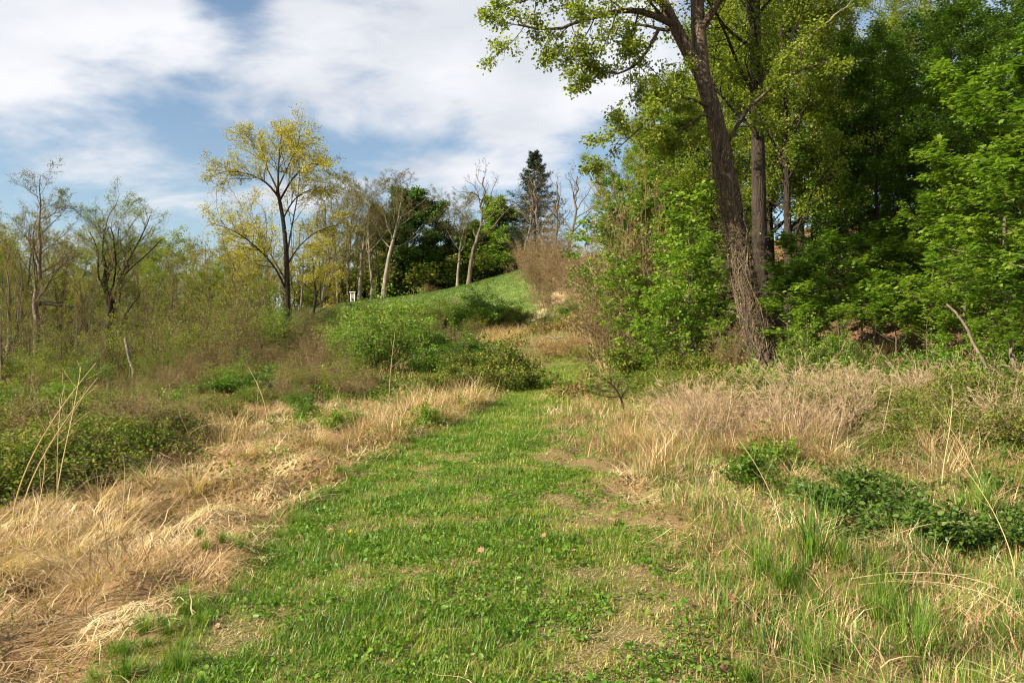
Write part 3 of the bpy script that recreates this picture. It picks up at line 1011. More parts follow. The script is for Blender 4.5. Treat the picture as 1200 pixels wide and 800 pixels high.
def build_big_tree():
    rg = np.random.default_rng(101)
    base = gp(906, 18.7)
    pts = [(907, 452, 18.7), (893, 412, 18.7), (877, 350, 18.7), (862, 270, 18.7), (850, 200, 18.75), (838, 135, 18.8), (822, 85, 18.8)]
    tr = resample(px_line(pts), 26)
    tr[0, 2] = base[2] - .25
    root = bpy.data.objects.new('leaning_tree', None)
    COL.objects.link(root)
    root.location = base
    off = lambda P: P - base
    rad = np.interp(np.linspace(0, 1, 26), [0, .06, .14, .35, .7, 1], [.46, .33, .275, .25, .21, .185])
    g = Geo()
    S = 22
    V, Fa = tubes(off(tr)[None], rad[None], S)
    # fluted, uneven bole
    c = np.repeat(off(tr), S, 0)
    ang = np.tile(np.arange(S) / S * 2 * np.pi, 26)
    zz = c[:, 2]
    k = 1 + .10 * np.sin(ang * 3 + zz * .5) * np.exp(-np.maximum(zz, 0) / 1.5) + .05 * np.sin(ang * 5 + 1.3 * zz) + .03 * rg.normal(size=len(zz))
    V = c + (V - c) * k[:, None]
    g.add(V, Fa)
    o = bpy.data.objects.new('trunk', g.mesh('leaning_tree_trunk', [M['bark_big']]))
    COL.objects.link(o)
    o.parent = root
    limbs = [([(824, 92, 18.8), (806, 60, 18.7), (788, 28, 18.6), (774, -5, 18.5), (745, -70, 18.2), (720, -160, 18)], .22, .06),
             ([(823, 92, 18.8), (819, 50, 18.9), (815, 0, 19), (812, -90, 19.2), (820, -210, 19.5), (815, -300, 19.6)], .24, .06),
             ([(790, 30, 18.6), (765, 16, 18.2), (735, 10, 17.8), (700, 18, 17.4), (665, 30, 17.0), (632, 40, 16.8), (600, 34, 16.6)], .11, .02),
             ([(782, 10, 18.5), (745, -20, 18.0), (700, -30, 17.5), (650, -20, 17.2), (605, -2, 17)], .10, .02),
             ([(772, 34, 18.4), (760, 60, 18.0), (742, 82, 17.7), (715, 90, 17.4), (685, 86, 17.2)], .06, .015),
             ([(835, 128, 18.8), (810, 114, 18.3), (780, 112, 17.9), (757, 140, 17.6), (738, 160, 17.4), (715, 175, 17.2)], .055, .012),
             ([(840, 140, 18.8), (822, 133, 18.3), (800, 150, 18.0), (780, 166, 17.8)], .04, .012),
             ([(818, 40, 18.9), (845, 0, 18.6), (880, -50, 18.2), (930, -90, 18)], .13, .03),
             ([(815, 0, 19), (780, -60, 18.8), (730, -110, 18.4), (660, -140, 18)], .12, .03),
             ([(846, 180, 18.8), (870, 135, 18.6), (905, 100, 18.3), (940, 80, 18.0), (980, 62, 17.8)], .07, .015)]
    gc = Geo()
    for pts, r0, r1 in limbs:
        P = off(resample(px_line(pts), 14))
        P = P + np.cumsum(rg.normal(size=P.shape) * .025, 0) * np.linspace(0, 1, 14)[:, None]
        Rr = np.linspace(r0, r1, 14)[None] * .8
        gl = Geo()
        V, Fa = tubes(P[None], Rr, 10)
        gl.add(V, Fa)
        lo = bpy.data.objects.new('limb', gl.mesh('leaning_tree_limb', [M['bark_big']]))
        COL.objects.link(lo)
        lo.parent = root
        n = max(7, int(np.linalg.norm(P[-1] - P[0]) * 2.6))
        C, CR = children(rg, P[None], Rr, n=n, t0=.2, t1=1, ratio=.34, ang=(.4, 1.1), up=.01, wig=.15, K=8, rad=.38, minr=.010, short=.3)
        D, DR = children(rg, C, CR, n=7, t0=.2, t1=1, ratio=.42, ang=(.4, 1.0), up=-.01, wig=.16, K=5, rad=.5, minr=.006)
        E, ER = children(rg, D, DR, n=4, t0=.2, t1=1, ratio=.5, ang=(.4, 1.0), up=-.02, wig=.16, K=4, rad=.6, minr=.004)
        for q, qr, s in ((C, CR, 5), (D, DR, 4), (E, ER, 3)):
            V, Fa = tubes(q, qr, s)
            gc.add(V, Fa, 0, .35)
        leaves_on(rg, gc, E, n=13, size=.072, spread=.09, up=.7, shape='ovate', mat=1, t0=.1, clump=.6, base=.45)
        leaves_on(rg, gc, D, n=8, size=.078, spread=.08, up=.7, shape='ovate', mat=1, t0=.5, clump=.6, base=.45)
    o = bpy.data.objects.new('crown', gc.mesh('leaning_tree_crown', [M['twig_dark'], M['spring_leaf']]))
    COL.objects.link(o)
    o.parent = root
    set_props(root, 'large rough-barked tree leaning over the path at the wood edge, its trunk forked high up', 'tree')
    # dead vines clinging to the bole: a plant of its own
    vr = np.random.default_rng(102)
    gv = Geo()
    n = 110
    t0 = vr.uniform(0, .45, n)
    ln = vr.uniform(.15, .5, n)
    K = 14
    tt = np.clip(t0[:, None] + ln[:, None] * np.linspace(0, 1, K)[None], 0, .93)
    a0 = vr.uniform(np.pi * .55, np.pi * 1.9, n)
    a = a0[:, None] + np.cumsum(vr.normal(size=(n, K)) * .22, 1)
    cc = np.stack([np.interp(tt, np.linspace(0, 1, 26), off(tr)[:, i]) for i in range(3)], -1)
    rr = np.interp(tt, np.linspace(0, 1, 26), rad) * (1.02 + np.abs(vr.normal(size=(n, 1))) * .14) + .005
    P = cc + np.stack([np.cos(a) * rr, np.sin(a) * rr, np.zeros_like(a)], -1)
    Rr = vr.uniform(.004, .015, n)[:, None] * np.linspace(1, .4, K)[None]
    V, Fa = tubes(P, Rr, 5)
    gv.add(V, Fa, 0, np.repeat(vr.random(n), len(Fa) // n))
    C, CR = children(vr, P, Rr, n=9, t0=.05, t1=1, ratio=.16, ang=(.5, 1.3), up=-.08, wig=.22, K=6, rad=.4, minr=.0045)
    V, Fa = tubes(C, CR, 3)
    gv.add(V, Fa, 0, np.repeat(vr.random(len(C)), len(Fa) // len(C)))
    D, DR = children(vr, C, CR, n=3, t0=.2, t1=1, ratio=.5, ang=(.5, 1.3), up=-.08, wig=.22, K=4, rad=.5, minr=.004)
    V, Fa = tubes(D, DR, 3)
    gv.add(V, Fa, 0, np.repeat(vr.random(len(D)), len(Fa) // len(D)))
    leaves_on(vr, gv, C[:170], n=2, size=.07, spread=.05, up=.4, shape='ovate', mat=1, base=.5)
    o = bpy.data.objects.new('vine_tangle', gv.mesh('vine_tangle', [M['twig_vine'], M['maple']]))
    COL.objects.link(o)
    o.location = base
    set_props(o, 'tangle of dead brown vines wrapped round the leaning trunk', 'vine')


M['spring_leaf'] = leaf_mat('spring_leaf', [(.095, .13, .015), (.165, .21, .03), (.25, .285, .05), (.34, .36, .09)], .5, .5, .3)
build_big_tree()


def line_tree(name, label, pts, r0, r1, lv, leaf, leafm, bark, K=20, nflare=1.35, group=None):
    rg = np.random.default_rng(abs(hash(label)) % 1000 if False else sum(map(ord, label)))
    base = gp(pts[0][0], pts[0][2])
    P = resample(px_line(pts), K)
    P[:, 2] += np.linspace(base[2] - P[0, 2] - .2, 0, K)
    P = P - base
    t = np.linspace(0, 1, K)
    Rr = (np.interp(t, [0, 1], [r0, r1]) * (1 + (nflare - 1) * np.exp(-t * 25)))[None]
    key = 'line_' + str(len(PROTO))
    make_tree(key, sum(map(ord, label)), 0, 0, lv, leaf, bark=bark, leafm=leafm, twig='twig_dark', trunk_lines=[(P[None], Rr)], sides=(12, 7))
    place(key, name, label, 'tree', base, 0, 1, group)


FL = [dict(n=22, t0=.35, t1=1, ratio=.20, ang=(.6, 1.2), up=.05, wig=.12, K=9, rad=.35, short=.3),
      dict(n=8, t0=.2, t1=1, ratio=.42, ang=(.4, 1.0), up=.01, wig=.14, K=6, rad=.5, minr=.006),
      dict(n=6, t0=.2, t1=1, ratio=.50, ang=(.3, .9), up=.0, wig=.16, K=4, rad=.6, minr=.005)]
line_tree('straight_tree', 'straight dark trunk standing just behind the leaning vine-wrapped tree',
          [(894, 440, 21.5), (891, 330, 21.5), (889, 220, 21.5), (887, 110, 21.5), (884, 0, 21.5), (880, -140, 21.4), (878, -300, 21.3)],
          (.235), .08, FL, dict(n=12, size=.09, spread=.16, up=.7, shape='ovate', clump=.6, base=.5), 'yellow_green', 'bark_dark')

# the lone yellow tree left of the hill meadow
YB = gp(336, 53)
ytr = [(336, 396, 53), (337, 350, 53), (336, 300, 53), (333, 265, 53), (329, 240, 53), (325, 222, 53)]
ylimbs = [([(337, 345, 53), (325, 315, 52.6), (300, 288, 52), (272, 268, 51.5), (250, 262, 51)], .11, .03),
          ([(327, 232, 53), (315, 215, 52.6), (296, 205, 52), (275, 200, 51.6), (255, 203, 51)], .11, .025),
          ([(325, 222, 53), (312, 195, 53.3), (300, 172, 53.6), (288, 158, 54)], .09, .02),
          ([(326, 225, 53), (326, 200, 53), (328, 175, 53), (330, 155, 53)], .12, .02),
          ([(328, 235, 53), (345, 205, 52.5), (365, 190, 52), (385, 195, 51.6)], .11, .02),
          ([(331, 258, 53), (345, 232, 53.5), (362, 222, 54), (388, 218, 54.5)], .08, .02),
          ([(337, 310, 53), (350, 288, 53), (372, 270, 53.4), (400, 262, 54)], .08, .02),
          ([(336, 300, 53), (345, 250, 54.5), (352, 215, 55.5), (350, 175, 56)], .10, .02),
          ([(336, 330, 53), (318, 300, 54.5), (300, 270, 56), (290, 245, 57)], .08, .02),
          ([(325, 222, 53), (340, 190, 53), (350, 168, 52), (352, 158, 51)], .09, .02)]


def build_yellow_tree():
    rg = np.random.default_rng(201)
    off = lambda P: P - YB
    P = off(resample(px_line(ytr), 18))
    P[0, 2] = -.25
    g, gc = Geo(), Geo()
    V, Fa = tubes(P[None], np.interp(np.linspace(0, 1, 18), [0, .1, 1], [.29, .215, .11])[None], 10)
    g.add(V, Fa)
    for pts, r0, r1 in ylimbs:
        Q = off(resample(px_line(pts), 12))
        Rr = np.linspace(r0, r1, 12)[None] * .72
        V, Fa = tubes(Q[None], Rr, 7)
        g.add(V, Fa)
        C, CR = children(rg, Q[None], Rr, n=18, t0=.25, t1=1, ratio=.42, ang=(.4, 1.0), up=.05, wig=.13, K=7, rad=.45, minr=.012, short=.3)
        D, DR = children(rg, C, CR, n=8, t0=.15, t1=1, ratio=.5, ang=(.4, 1.0), up=.03, wig=.15, K=5, rad=.5, minr=.008)
        for q, qr, s in ((C, CR, 4), (D, DR, 3)):
            V, Fa = tubes(q, qr, s)
            gc.add(V, Fa, 0, .4)
        leaves_on(rg, gc, D, n=22, size=.10, spread=.16, up=.2, shape='rhomb', mat=1, t0=.1, clump=.7, base=.5)
    PROTO['yellow_tree'] = [('trunk', g.mesh('yellow_tree_trunk', [M['bark_dark']])), ('crown', gc.mesh('yellow_tree_crown', [M['twig_dark'], M['yellow']]))]
    place('yellow_tree', 'yellow_tree', 'tallest yellow-leaved tree with an open rounded crown on a dark trunk', 'tree', YB)


build_yellow_tree()


def put(key, name, label, cat, px, Y, top=None, rot=None, group=None, s=1.0, tilt=(0, 0), wide=1.0, sink=0.0):
    b = gp(px, Y)
    b[2] -= sink
    if top is not None:
        s = (at(px, top, Y)[2] - b[2]) / HGT[key]
    rz = float(rng.random() * 6.28) if rot is None else rot
    return place(key, name, label, cat, b, rz, (s * wide, s * wide, s), group, tilt)


# ---------------- left wood
WOOD = 'trees of the crowded wood beyond the brambles'
put('bare_tall', 'bare_tree', 'tall straight bare tree rising above its neighbours near the left edge', 'tree', 45, 40, 178, 0.3, wide=1.4)
put('bare_spread', 'budding_tree', 'wide-spreading tree with thick dark forked limbs and pale buds in the left wood', 'tree', 128, 42, 214, 0.2, wide=1.4)
put('bare_fork', 'bare_tree', 'slim bare tree at the far left edge of the wood', 'tree', 6, 38, 240, 1.0, wide=1.4)
put('bare_fork', 'bare_tree', 'grey many-forked tree between the left edge and the tall bare tree', 'tree', 24, 44, 225, 2.2, wide=1.4)
put('bud_tree', 'budding_tree', 'rounded tree in green bud between the wide-spreading tree and the yellow tree', 'tree', 205, 60, 262, wide=1.4)
put('bud_tree_olive', 'budding_tree', 'olive-budded tree just left of the tall yellow tree', 'tree', 252, 66, 268, wide=1.4)
put('gold_tree', 'yellow_tree', 'lower golden-leaved tree behind the left side of the tall yellow tree', 'tree', 290, 64, 262, wide=1.4)
put('gold_tree', 'yellow_tree', 'lower golden-leaved tree behind the right side of the tall yellow tree', 'tree', 366, 66, 268, wide=1.4)
put('gold_tree', 'yellow_tree', 'small yellow-leaved tree half hidden between the two leftmost tall trees', 'tree', 82, 52, 322)
for i, (px, Y, top, k) in enumerate([(-60, 40, 250, 'bare_fork'), (-25, 52, 255, 'bud_tree_olive'), (62, 56, 250, 'bud_tree_olive'), (85, 66, 262, 'bare_fork'),
                                     (100, 50, 285, 'bud_tree'), (150, 55, 275, 'bud_tree_olive'), (168, 66, 268, 'bare_fork'), (180, 50, 300, 'bud_tree'),
                                     (190, 75, 278, 'bud_tree_olive'), (225, 78, 275, 'bare_fork'), (238, 56, 310, 'bud_tree_olive'), (262, 80, 280, 'bud_tree'),
                                     (275, 72, 285, 'bare_fork'), (312, 82, 268, 'bud_tree'), (340, 78, 275, 'bud_tree_olive'), (20, 62, 270, 'bud_tree'),
                                     (118, 72, 270, 'bud_tree'), (138, 62, 290, 'bare_tall'), (-100, 50, 240, 'bud_tree'), (50, 48, 300, 'bud_tree'),
                                     (-8, 46, 290, 'bud_tree'), (305, 60, 320, 'bud_tree'), (215, 50, 345, 'bud_tree_olive'), (160, 46, 340, 'bud_tree_olive'),
                                     (10, 80, 270, 'bud_tree_olive'), (145, 84, 285, 'bud_tree'), (352, 86, 260, 'bare_fork'), (378, 84, 255, 'bud_tree_olive'), (70, 45, 258, 'bare_fork'), (102, 44, 268, 'bud_tree_olive'), (158, 48, 262, 'bare_fork'),
                                     (182, 52, 268, 'bud_tree'), (198, 46, 290, 'bare_fork'), (228, 50, 282, 'bud_tree_olive'), (248, 47, 300, 'bud_tree'), (275, 52, 285, 'bare_fork'), (15, 42, 262, 'bud_tree_olive'),
                                     (-15, 44, 258, 'bud_tree'), (88, 58, 262, 'bud_tree_olive'), (300, 56, 300, 'bud_tree_olive')]):
    put(k, 'budding_tree' if 'bud' in k else 'bare_tree', 'one of the close-set thin trees filling the wood behind the front row', 'tree', px, Y, top, group=WOOD, wide=1.35)
BR = 'leafless brush along the front of the left wood'
for i, (px, Y, top, k) in enumerate([(8, 32, 395, 'brush_green'), (30, 33, 385, 'brush'), (62, 31, 395, 'brush_green'), (85, 34, 380, 'brush'), (118, 32, 390, 'brush'),
                                     (140, 34, 375, 'brush_green'), (178, 31, 380, 'brush'), (200, 35, 370, 'brush'), (225, 33, 365, 'brush_green'), (245, 36, 358, 'brush'),
                                     (268, 38, 352, 'brush'), (290, 40, 350, 'brush_green'), (212, 42, 345, 'brush'), (175, 44, 350, 'brush_green'), (305, 46, 345, 'brush'),
                                     (130, 46, 360, 'brush'), (75, 46, 365, 'brush_green'), (20, 46, 365, 'brush'), (255, 48, 340, 'brush_green'), (278, 32, 375, 'brush'),
                                     (360, 48, 362, 'brush'), (372, 42, 375, 'brush'), (392, 46, 372, 'brush'), (350, 40, 378, 'brush'), (-20, 33, 390, 'brush')]):
    put(k, 'brush', 'one of the twiggy brown brush clumps under the left wood', 'bush', px, Y, top, group=BR, wide=1.25)
ST = 'thin bare stems standing in the brush of the left wood'
for px, Y, top in [(4, 30, 330), (16, 34, 300), (34, 30, 345), (52, 36, 318), (70, 29, 352), (92, 33, 320), (104, 38, 305), (120, 30, 360), (136, 36, 330), (152, 31, 362),
                   (170, 37, 322), (186, 32, 352), (203, 38, 330), (222, 33, 352), (240, 40, 335), (262, 36, 345), (282, 42, 330), (206, 28, 395), (275, 30, 392), (110, 27, 400)]:
    put('bare_fork', 'bare_sapling', 'one of the thin bare stems standing in the brush of the left wood', 'sapling', px, Y, top, group=ST, wide=.9)
# leaning broken snag
g = Geo()
a, b = gp(163, 30), at(146, 396, 30)
P = np.linspace(a - [0, 0, .3], b, 8)[None] - a
V, Fa = tubes(P + np.random.default_rng(3).normal(size=P.shape) * .015, np.linspace(.085, .055, 8)[None], 8)
g.add(V, Fa)
PROTO['leaning_snag'] = [('leaning_snag', g.mesh('leaning_snag', [M['bark_pale']]))]
place('leaning_snag', 'leaning_snag', 'broken pale trunk leaning to the left in front of the wood', 'dead trunk', a)
put('bright_shrub', 'bush', 'small bright yellow-green bush in front of the left wood', 'bush', 108, 24, 422, s=1, wide=1.1)
put('bright_shrub', 'bush', 'bright green bush at the foot of the tall yellow tree', 'bush', 325, 43, 362, wide=.9)
put('bright_shrub', 'bush', 'tall bright green bush left of the path, full of thin upright stems', 'bush', 452, 35, 360, wide=1.15)
put('bright_shrub', 'bush', 'bright green bush just behind the tall bush of thin stems', 'bush', 478, 42, 360, wide=1.1)
put('bright_shrub', 'bush', 'loose bright green bush between the tall bush and the yellow tree', 'bush', 405, 38, 378, wide=1.1)
put('green_shrub', 'bush', 'low dark green bush in the dry grass left of the path', 'bush', 350, 19.5, 460, wide=1.0)
put('green_shrub', 'bush', 'spreading green bush beside the tall bright bush, facing the path', 'bush', 505, 34, 412, wide=1.3)
put('green_shrub', 'bush', 'green mound of leaves behind the round dark bush', 'bush', 545, 38, 406, wide=1.3)
put('dark_shrub', 'bush', 'round dark bush at the bend of the path, casting a shadow on it', 'bush', 582, 28, 412, wide=1.0)
put('dark_shrub', 'bush', 'low dark bush left of the round bush at the bend', 'bush', 540, 26, 432, wide=1.3)
put('dark_shrub', 'bush', 'dim green bush below the spreading bush beside the path', 'bush', 430, 26, 440, wide=1.2)
put('dark_shrub', 'bush', 'sparse dark bush below the yellow tree', 'bush', 385, 27, 438, wide=1.3)
put('brown_brush', 'bush', 'dry tan bush on the slope under the yellow tree', 'bush', 335, 28, 425, wide=1.3)
put('brown_brush', 'bush', 'brown twiggy bush below the left end of the hill meadow', 'bush', 425, 56, 375, wide=1.6)
put('brown_brush', 'bush', 'brown brush on the grassy slope beside the white post', 'bush', 385, 66, 365, wide=1.6)
# brambles, left foreground
for px, Y, top, lab in [(-30, 9.5, 540, 'bramble bank at the left edge of the photo, threaded with dead canes'),
                        (30, 10.5, 514, 'second bramble mound from the left edge with arching straw over it'),
                        (85, 11.8, 500, 'bramble mound under a cap of pale dead grass'),
                        (140, 13, 492, 'dark bramble mound at the rear of the flattened straw'),
                        (195, 14.5, 484, 'bramble mound at the right end of the bramble bank'),
                        (60, 14, 474, 'leafy bramble standing behind the front mounds'),
                        (240, 17, 466, 'bramble clump between the bramble bank and the low dark bush'),
                        (0, 15, 474, 'bramble clump at the back beside the left edge'),
                        (130, 18, 462, 'bramble clump in front of the bright yellow-green bush'),
                        (300, 20, 456, 'bramble clump in the dry grass below the tan bush')]:
    put('bramble', 'bramble_bush', lab, 'bramble', px, Y, top, wide=1.05)

# ---------------- hill
put('hill_slim', 'bare_tree', 'thin bare tree at the left end of the hilltop row, right beside the white post', 'tree', 421, 93, 196, wide=1.6)
put('hill_slim', 'bare_tree', 'second bare tree of the hilltop row, straight pale trunk', 'tree', 436, 95, 200, wide=1.6)
put('hill_bare', 'bare_tree', 'hilltop tree with a pale trunk leaning right under a wide bare crown', 'tree', 449, 91, 194, 0, wide=1.6)
put('dense_dark', 'dense_tree', 'dense dark green tree behind the pale leaning trunk on the hill', 'tree', 484, 102, 218, wide=1.15)
put('dense_dark', 'dense_tree', 'low dark evergreen between the dense dark tree and the bright green tree', 'tree', 516, 104, 282, wide=1.5)
put('dense_dark', 'dense_tree', 'dark green tree half hidden behind the slim hilltop trunks', 'tree', 440, 112, 240, wide=1.1)
put('hill_slim', 'bare_tree', 'thin bare tree left of the forked dead tree on the hill', 'tree', 536, 94, 222, wide=1.6)
put('dead_snag', 'dead_tree', 'tall forked dead tree in front of the bright green hilltop tree', 'tree', 549, 93, 186, 2.8)
put('dense_green', 'dense_tree', 'bright green full-crowned tree at the top of the hill meadow', 'tree', 578, 104, 226, wide=1.15)
put('dense_green', 'dense_tree', 'smaller green tree left of the bright full-crowned hilltop tree', 'tree', 553, 106, 255, wide=1.0)
put('conifer', 'conifer', 'dark spruce standing above the bare trees on the hilltop', 'tree', 627, 100, 176)
put('dead_snag', 'dead_tree', 'bare tree with twisted limbs right in front of the spruce', 'tree', 640, 84, 196, 0)
put('dead_snag', 'dead_tree', 'bare twisted tree right of the spruce, leaning to the right', 'tree', 664, 82, 185, 3.3)
put('dead_snag', 'dead_tree', 'bare crooked tree close to the left side of the spruce', 'tree', 614, 94, 208, 2.0)
put('dead_snag', 'dead_tree', 'bare twisted tree rising against the lower right side of the spruce', 'tree', 652, 88, 200, 1.2)
put('bud_tree_olive', 'budding_tree', 'olive-budded tree in the brush right of the spruce', 'tree', 650, 90, 240)
put('hill_slim', 'bare_tree', 'bare tree behind the yellow tree on the skyline', 'tree', 396, 98, 215, wide=1.6)
put('hill_slim', 'bare_tree', 'bare tree on the skyline left of the white post', 'tree', 408, 100, 205, wide=1.6)
put('hill_bare', 'bare_tree', 'faint bare tree on the skyline behind the hilltop row', 'tree', 462, 118, 205, 1.5, wide=1.6)
put('hill_slim', 'bare_tree', 'bare tree on the skyline between dark evergreen and forked dead tree', 'tree', 524, 112, 215, wide=1.6)
put('brown_brush', 'bush', 'big tan brush on the shoulder of the hill right of the meadow', 'bush', 645, 76, 296, wide=1.2)
put('brown_brush', 'bush', 'tan brush at the top right corner of the hill meadow', 'bush', 618, 88, 282, wide=.9)
put('brown_brush', 'bush', 'tan brush on the slope beside the eroded trail', 'bush', 668, 70, 305, wide=1.2)
put('brown_brush', 'bush', 'brown brush under the green trees at the slope top', 'bush', 690, 72, 290, wide=1.1)
put('brown_brush', 'bush', 'patch of tan brush in front of the dark evergreen', 'bush', 500, 90, 334, wide=2.0)
put('green_shrub', 'bush', 'green bush at the lower edge of the hill meadow', 'bush', 575, 63, 350, wide=1.1)
put('dark_shrub', 'bush', 'dark bush between the hill meadow and the eroded trail', 'bush', 600, 62, 362, wide=.9)
put('brush_green', 'bush', 'olive bush left of the pale end of the eroded trail', 'bush', 556, 58, 368, wide=1.2)
put('brush_green', 'bush', 'olive bush on the bank above the path end', 'bush', 650, 56, 375, wide=1.3)
put('dark_shrub', 'bush', 'dark bush on the bank right of the eroded trail', 'bush', 688, 52, 378, wide=1.4)
put('green_shrub', 'bush', 'green bush on the bank below the tan brush', 'bush', 668, 60, 355, wide=1.1)
put('brown_brush', 'bush', 'brown bush on the bank at the foot of the eroded trail', 'bush', 636, 58, 372, wide=.9)
put('bramble', 'bramble_bush', 'bramble on the bank where the path disappears', 'bramble', 700, 44, 405, wide=1.3)
put('brush_green', 'bush', 'olive bush on the bank left of the leafy saplings', 'bush', 715, 46, 372, wide=1.2)


HU = 'dim bushes under the hilltop trees'
for px, Y, top, k in [(392, 104, 335, 'dark_shrub'), (425, 106, 325, 'green_shrub'), (445, 108, 318, 'dark_shrub'), (470, 107, 322, 'dark_shrub'), (500, 108, 312, 'dark_shrub'),
                      (528, 107, 305, 'green_shrub'), (552, 106, 300, 'dark_shrub'), (588, 106, 292, 'dark_shrub'), (608, 104, 285, 'green_shrub'), (515, 112, 300, 'dark_shrub'), (410, 112, 322, 'dark_shrub')]:
    put(k, 'bush', 'one of the dim bushes under the hilltop trees', 'bush', px, Y, top, group=HU, wide=1.5)
for px, Y, top, k, w, lab in [(385, 68, 356, 'brown_brush', 2.2, 'tan brush hiding the left foot of the hill meadow'), (440, 66, 358, 'green_shrub', 2.0, 'dense green bush hiding the lower left of the hill meadow'),
                              (415, 55, 366, 'green_shrub', 2.0, 'dense green bush between the yellow tree and the hill meadow'), (490, 64, 355, 'green_shrub', 1.9, 'dense green bush under the pale leaning hilltop trunk'),
                              (530, 66, 353, 'brown_brush', 1.8, 'tan brush crossing the middle of the hill meadow'), (460, 50, 366, 'brown_brush', 1.8, 'tan brush behind the tall bush of thin stems'),
                              (560, 62, 352, 'green_shrub', 1.4, 'green bush at the lower right of the hill meadow'), (620, 84, 278, 'brown_brush', .45, 'tall tan vines hanging in the dead trees by the spruce'),
                              (645, 82, 264, 'brown_brush', .4, 'tallest tan vines hanging below the spruce'), (660, 80, 276, 'brown_brush', .5, 'tan vines hanging right of the spruce')]:
    put(k, 'bush', lab, 'bush', px, Y, top, wide=w)
FB = 'low brush between the brambles and the left wood'
for px, Y, top, k in [(5, 22, 438, 'brush_green'), (40, 24, 428, 'brush'), (70, 22, 448, 'bright_shrub'), (150, 24, 428, 'brush'), (175, 21, 440, 'brush_green'), (200, 23, 432, 'brown_brush'),
                      (235, 22, 430, 'brush'), (262, 24, 420, 'brush_green'), (285, 22, 432, 'green_shrub'), (310, 25, 415, 'brush'), (340, 24, 425, 'brush_green'), (368, 26, 415, 'brown_brush'),
                      (395, 24, 428, 'brush_green'), (130, 21, 445, 'brown_brush'), (25, 20, 458, 'green_shrub'), (215, 20, 458, 'green_shrub'), (330, 21, 440, 'brown_brush'), (420, 23, 435, 'brown_brush'),
                      (-25, 22, 435, 'brush'), (100, 27, 418, 'brush'), (60, 28, 412, 'brush_green'), (190, 29, 400, 'brush_green'), (250, 30, 392, 'brush')]:
    put(k, 'brush', 'one of the low brush clumps filling the ground between the brambles and the left wood', 'bush', px, Y, top, group=FB, wide=1.4)
SB = 'tan and brown brush on the slope between the left wood and the path bend'
for px, Y, top, k in [(300, 34, 398, 'brown_brush'), (350, 33, 405, 'brush'), (375, 36, 392, 'brown_brush'), (520, 47, 385, 'brown_brush'), (545, 50, 378, 'brush'), (400, 47, 382, 'brown_brush'),
                      (430, 44, 390, 'brush'), (490, 52, 372, 'brown_brush'), (532, 45, 400, 'brown_brush'), (315, 50, 368, 'brown_brush'), (360, 58, 366, 'brush'), (255, 30, 408, 'brown_brush'),
                      (225, 27, 418, 'brown_brush'), (180, 26, 424, 'brush'), (290, 26, 420, 'brush_green'), (410, 30, 412, 'brush_green'), (530, 36, 402, 'brush')]:
    put(k, 'brush', 'one of the tan and brown brush clumps on the slope left of the path bend', 'bush', px, Y, top, group=SB, wide=1.4)
for px, Y, top, w, lab in [(632, 74, 300, 1.3, 'tan brush standing left of the big tan brush on the hill shoulder'), (655, 80, 282, 1.3, 'tall tan brush behind the big tan brush on the hill shoulder'),
                           (680, 66, 312, 1.2, 'tan brush right of the big tan brush above the trail'), (640, 66, 335, 1.3, 'tan brush halfway up the eroded trail')]:
    put('brown_brush', 'bush', lab, 'bush', px, Y, top, wide=w)


for px, Y, top, k, w, lab in [(425, 62, 357, 'brush_green', 1.8, 'olive bush overlapping the left end of the hill meadow'), (468, 60, 364, 'green_shrub', 1.8, 'green bush overlapping the hill meadow behind the tall bright bush'),
                              (512, 61, 354, 'brush_green', 1.7, 'olive bush in front of the middle of the hill meadow'), (545, 63, 354, 'green_shrub', 1.4, 'green bush in front of the right half of the hill meadow'),
                              (500, 45, 384, 'bright_shrub', 1.3, 'bright green bush at the right end of the tall bush of thin stems'), (530, 42, 388, 'green_shrub', 1.4, 'green bush above the round dark bush, against the slope'),
                              (430, 33, 380, 'bright_shrub', 1.2, 'bright green bush on the left flank of the tall bush of thin stems')]:
    put(k, 'bush', lab, 'bush', px, Y, top, wide=w)


def white_post():
    b = gp(413, 84)
    root = bpy.data.objects.new('white_post', None)
    COL.objects.link(root)
    root.location = b
    m = bark_mat('white_paint', (.62, .60, .55), (.80, .79, .75), 3, .1, 1, .6)
    dk = bark_mat('dark_opening', (.20, .18, .15), (.32, .29, .25), 5, .2, .3, .8)  # colour stands in for the dark inside the frame

    def box(name, c, s, mat):
        import bmesh
        bm = bmesh.new()
        bmesh.ops.create_cube(bm, size=1)
        for v in bm.verts:
            v.co = Vector((v.co.x * s[0] + c[0], v.co.y * s[1] + c[1], v.co.z * s[2] + c[2]))
        bmesh.ops.bevel(bm, geom=bm.edges[:], offset=.012, segments=2, affect='EDGES')
        me = bpy.data.meshes.new(name)
        bm.to_mesh(me)
        bm.free()
        me.materials.append(mat)
        o = bpy.data.objects.new(name, me)
        COL.objects.link(o)
        o.parent = root
    box('post', (-.19, 0, .45), (.10, .10, 1.3), m)
    box('post', (.19, 0, .45), (.10, .10, 1.3), m)
    box('cap', (-.02, 0, 1.14), (.66, .30, .08), m)
    box('opening_fill', (0, .0, .72), (.276, .05, .6), dk)  # sheet filling the open frame, its darkness put into the colour
    box('sill', (0, 0, .16), (.40, .16, .08), m)
    set_props(root, 'small white-painted post with a flat cap on the skyline of the hill', 'post')


white_post()

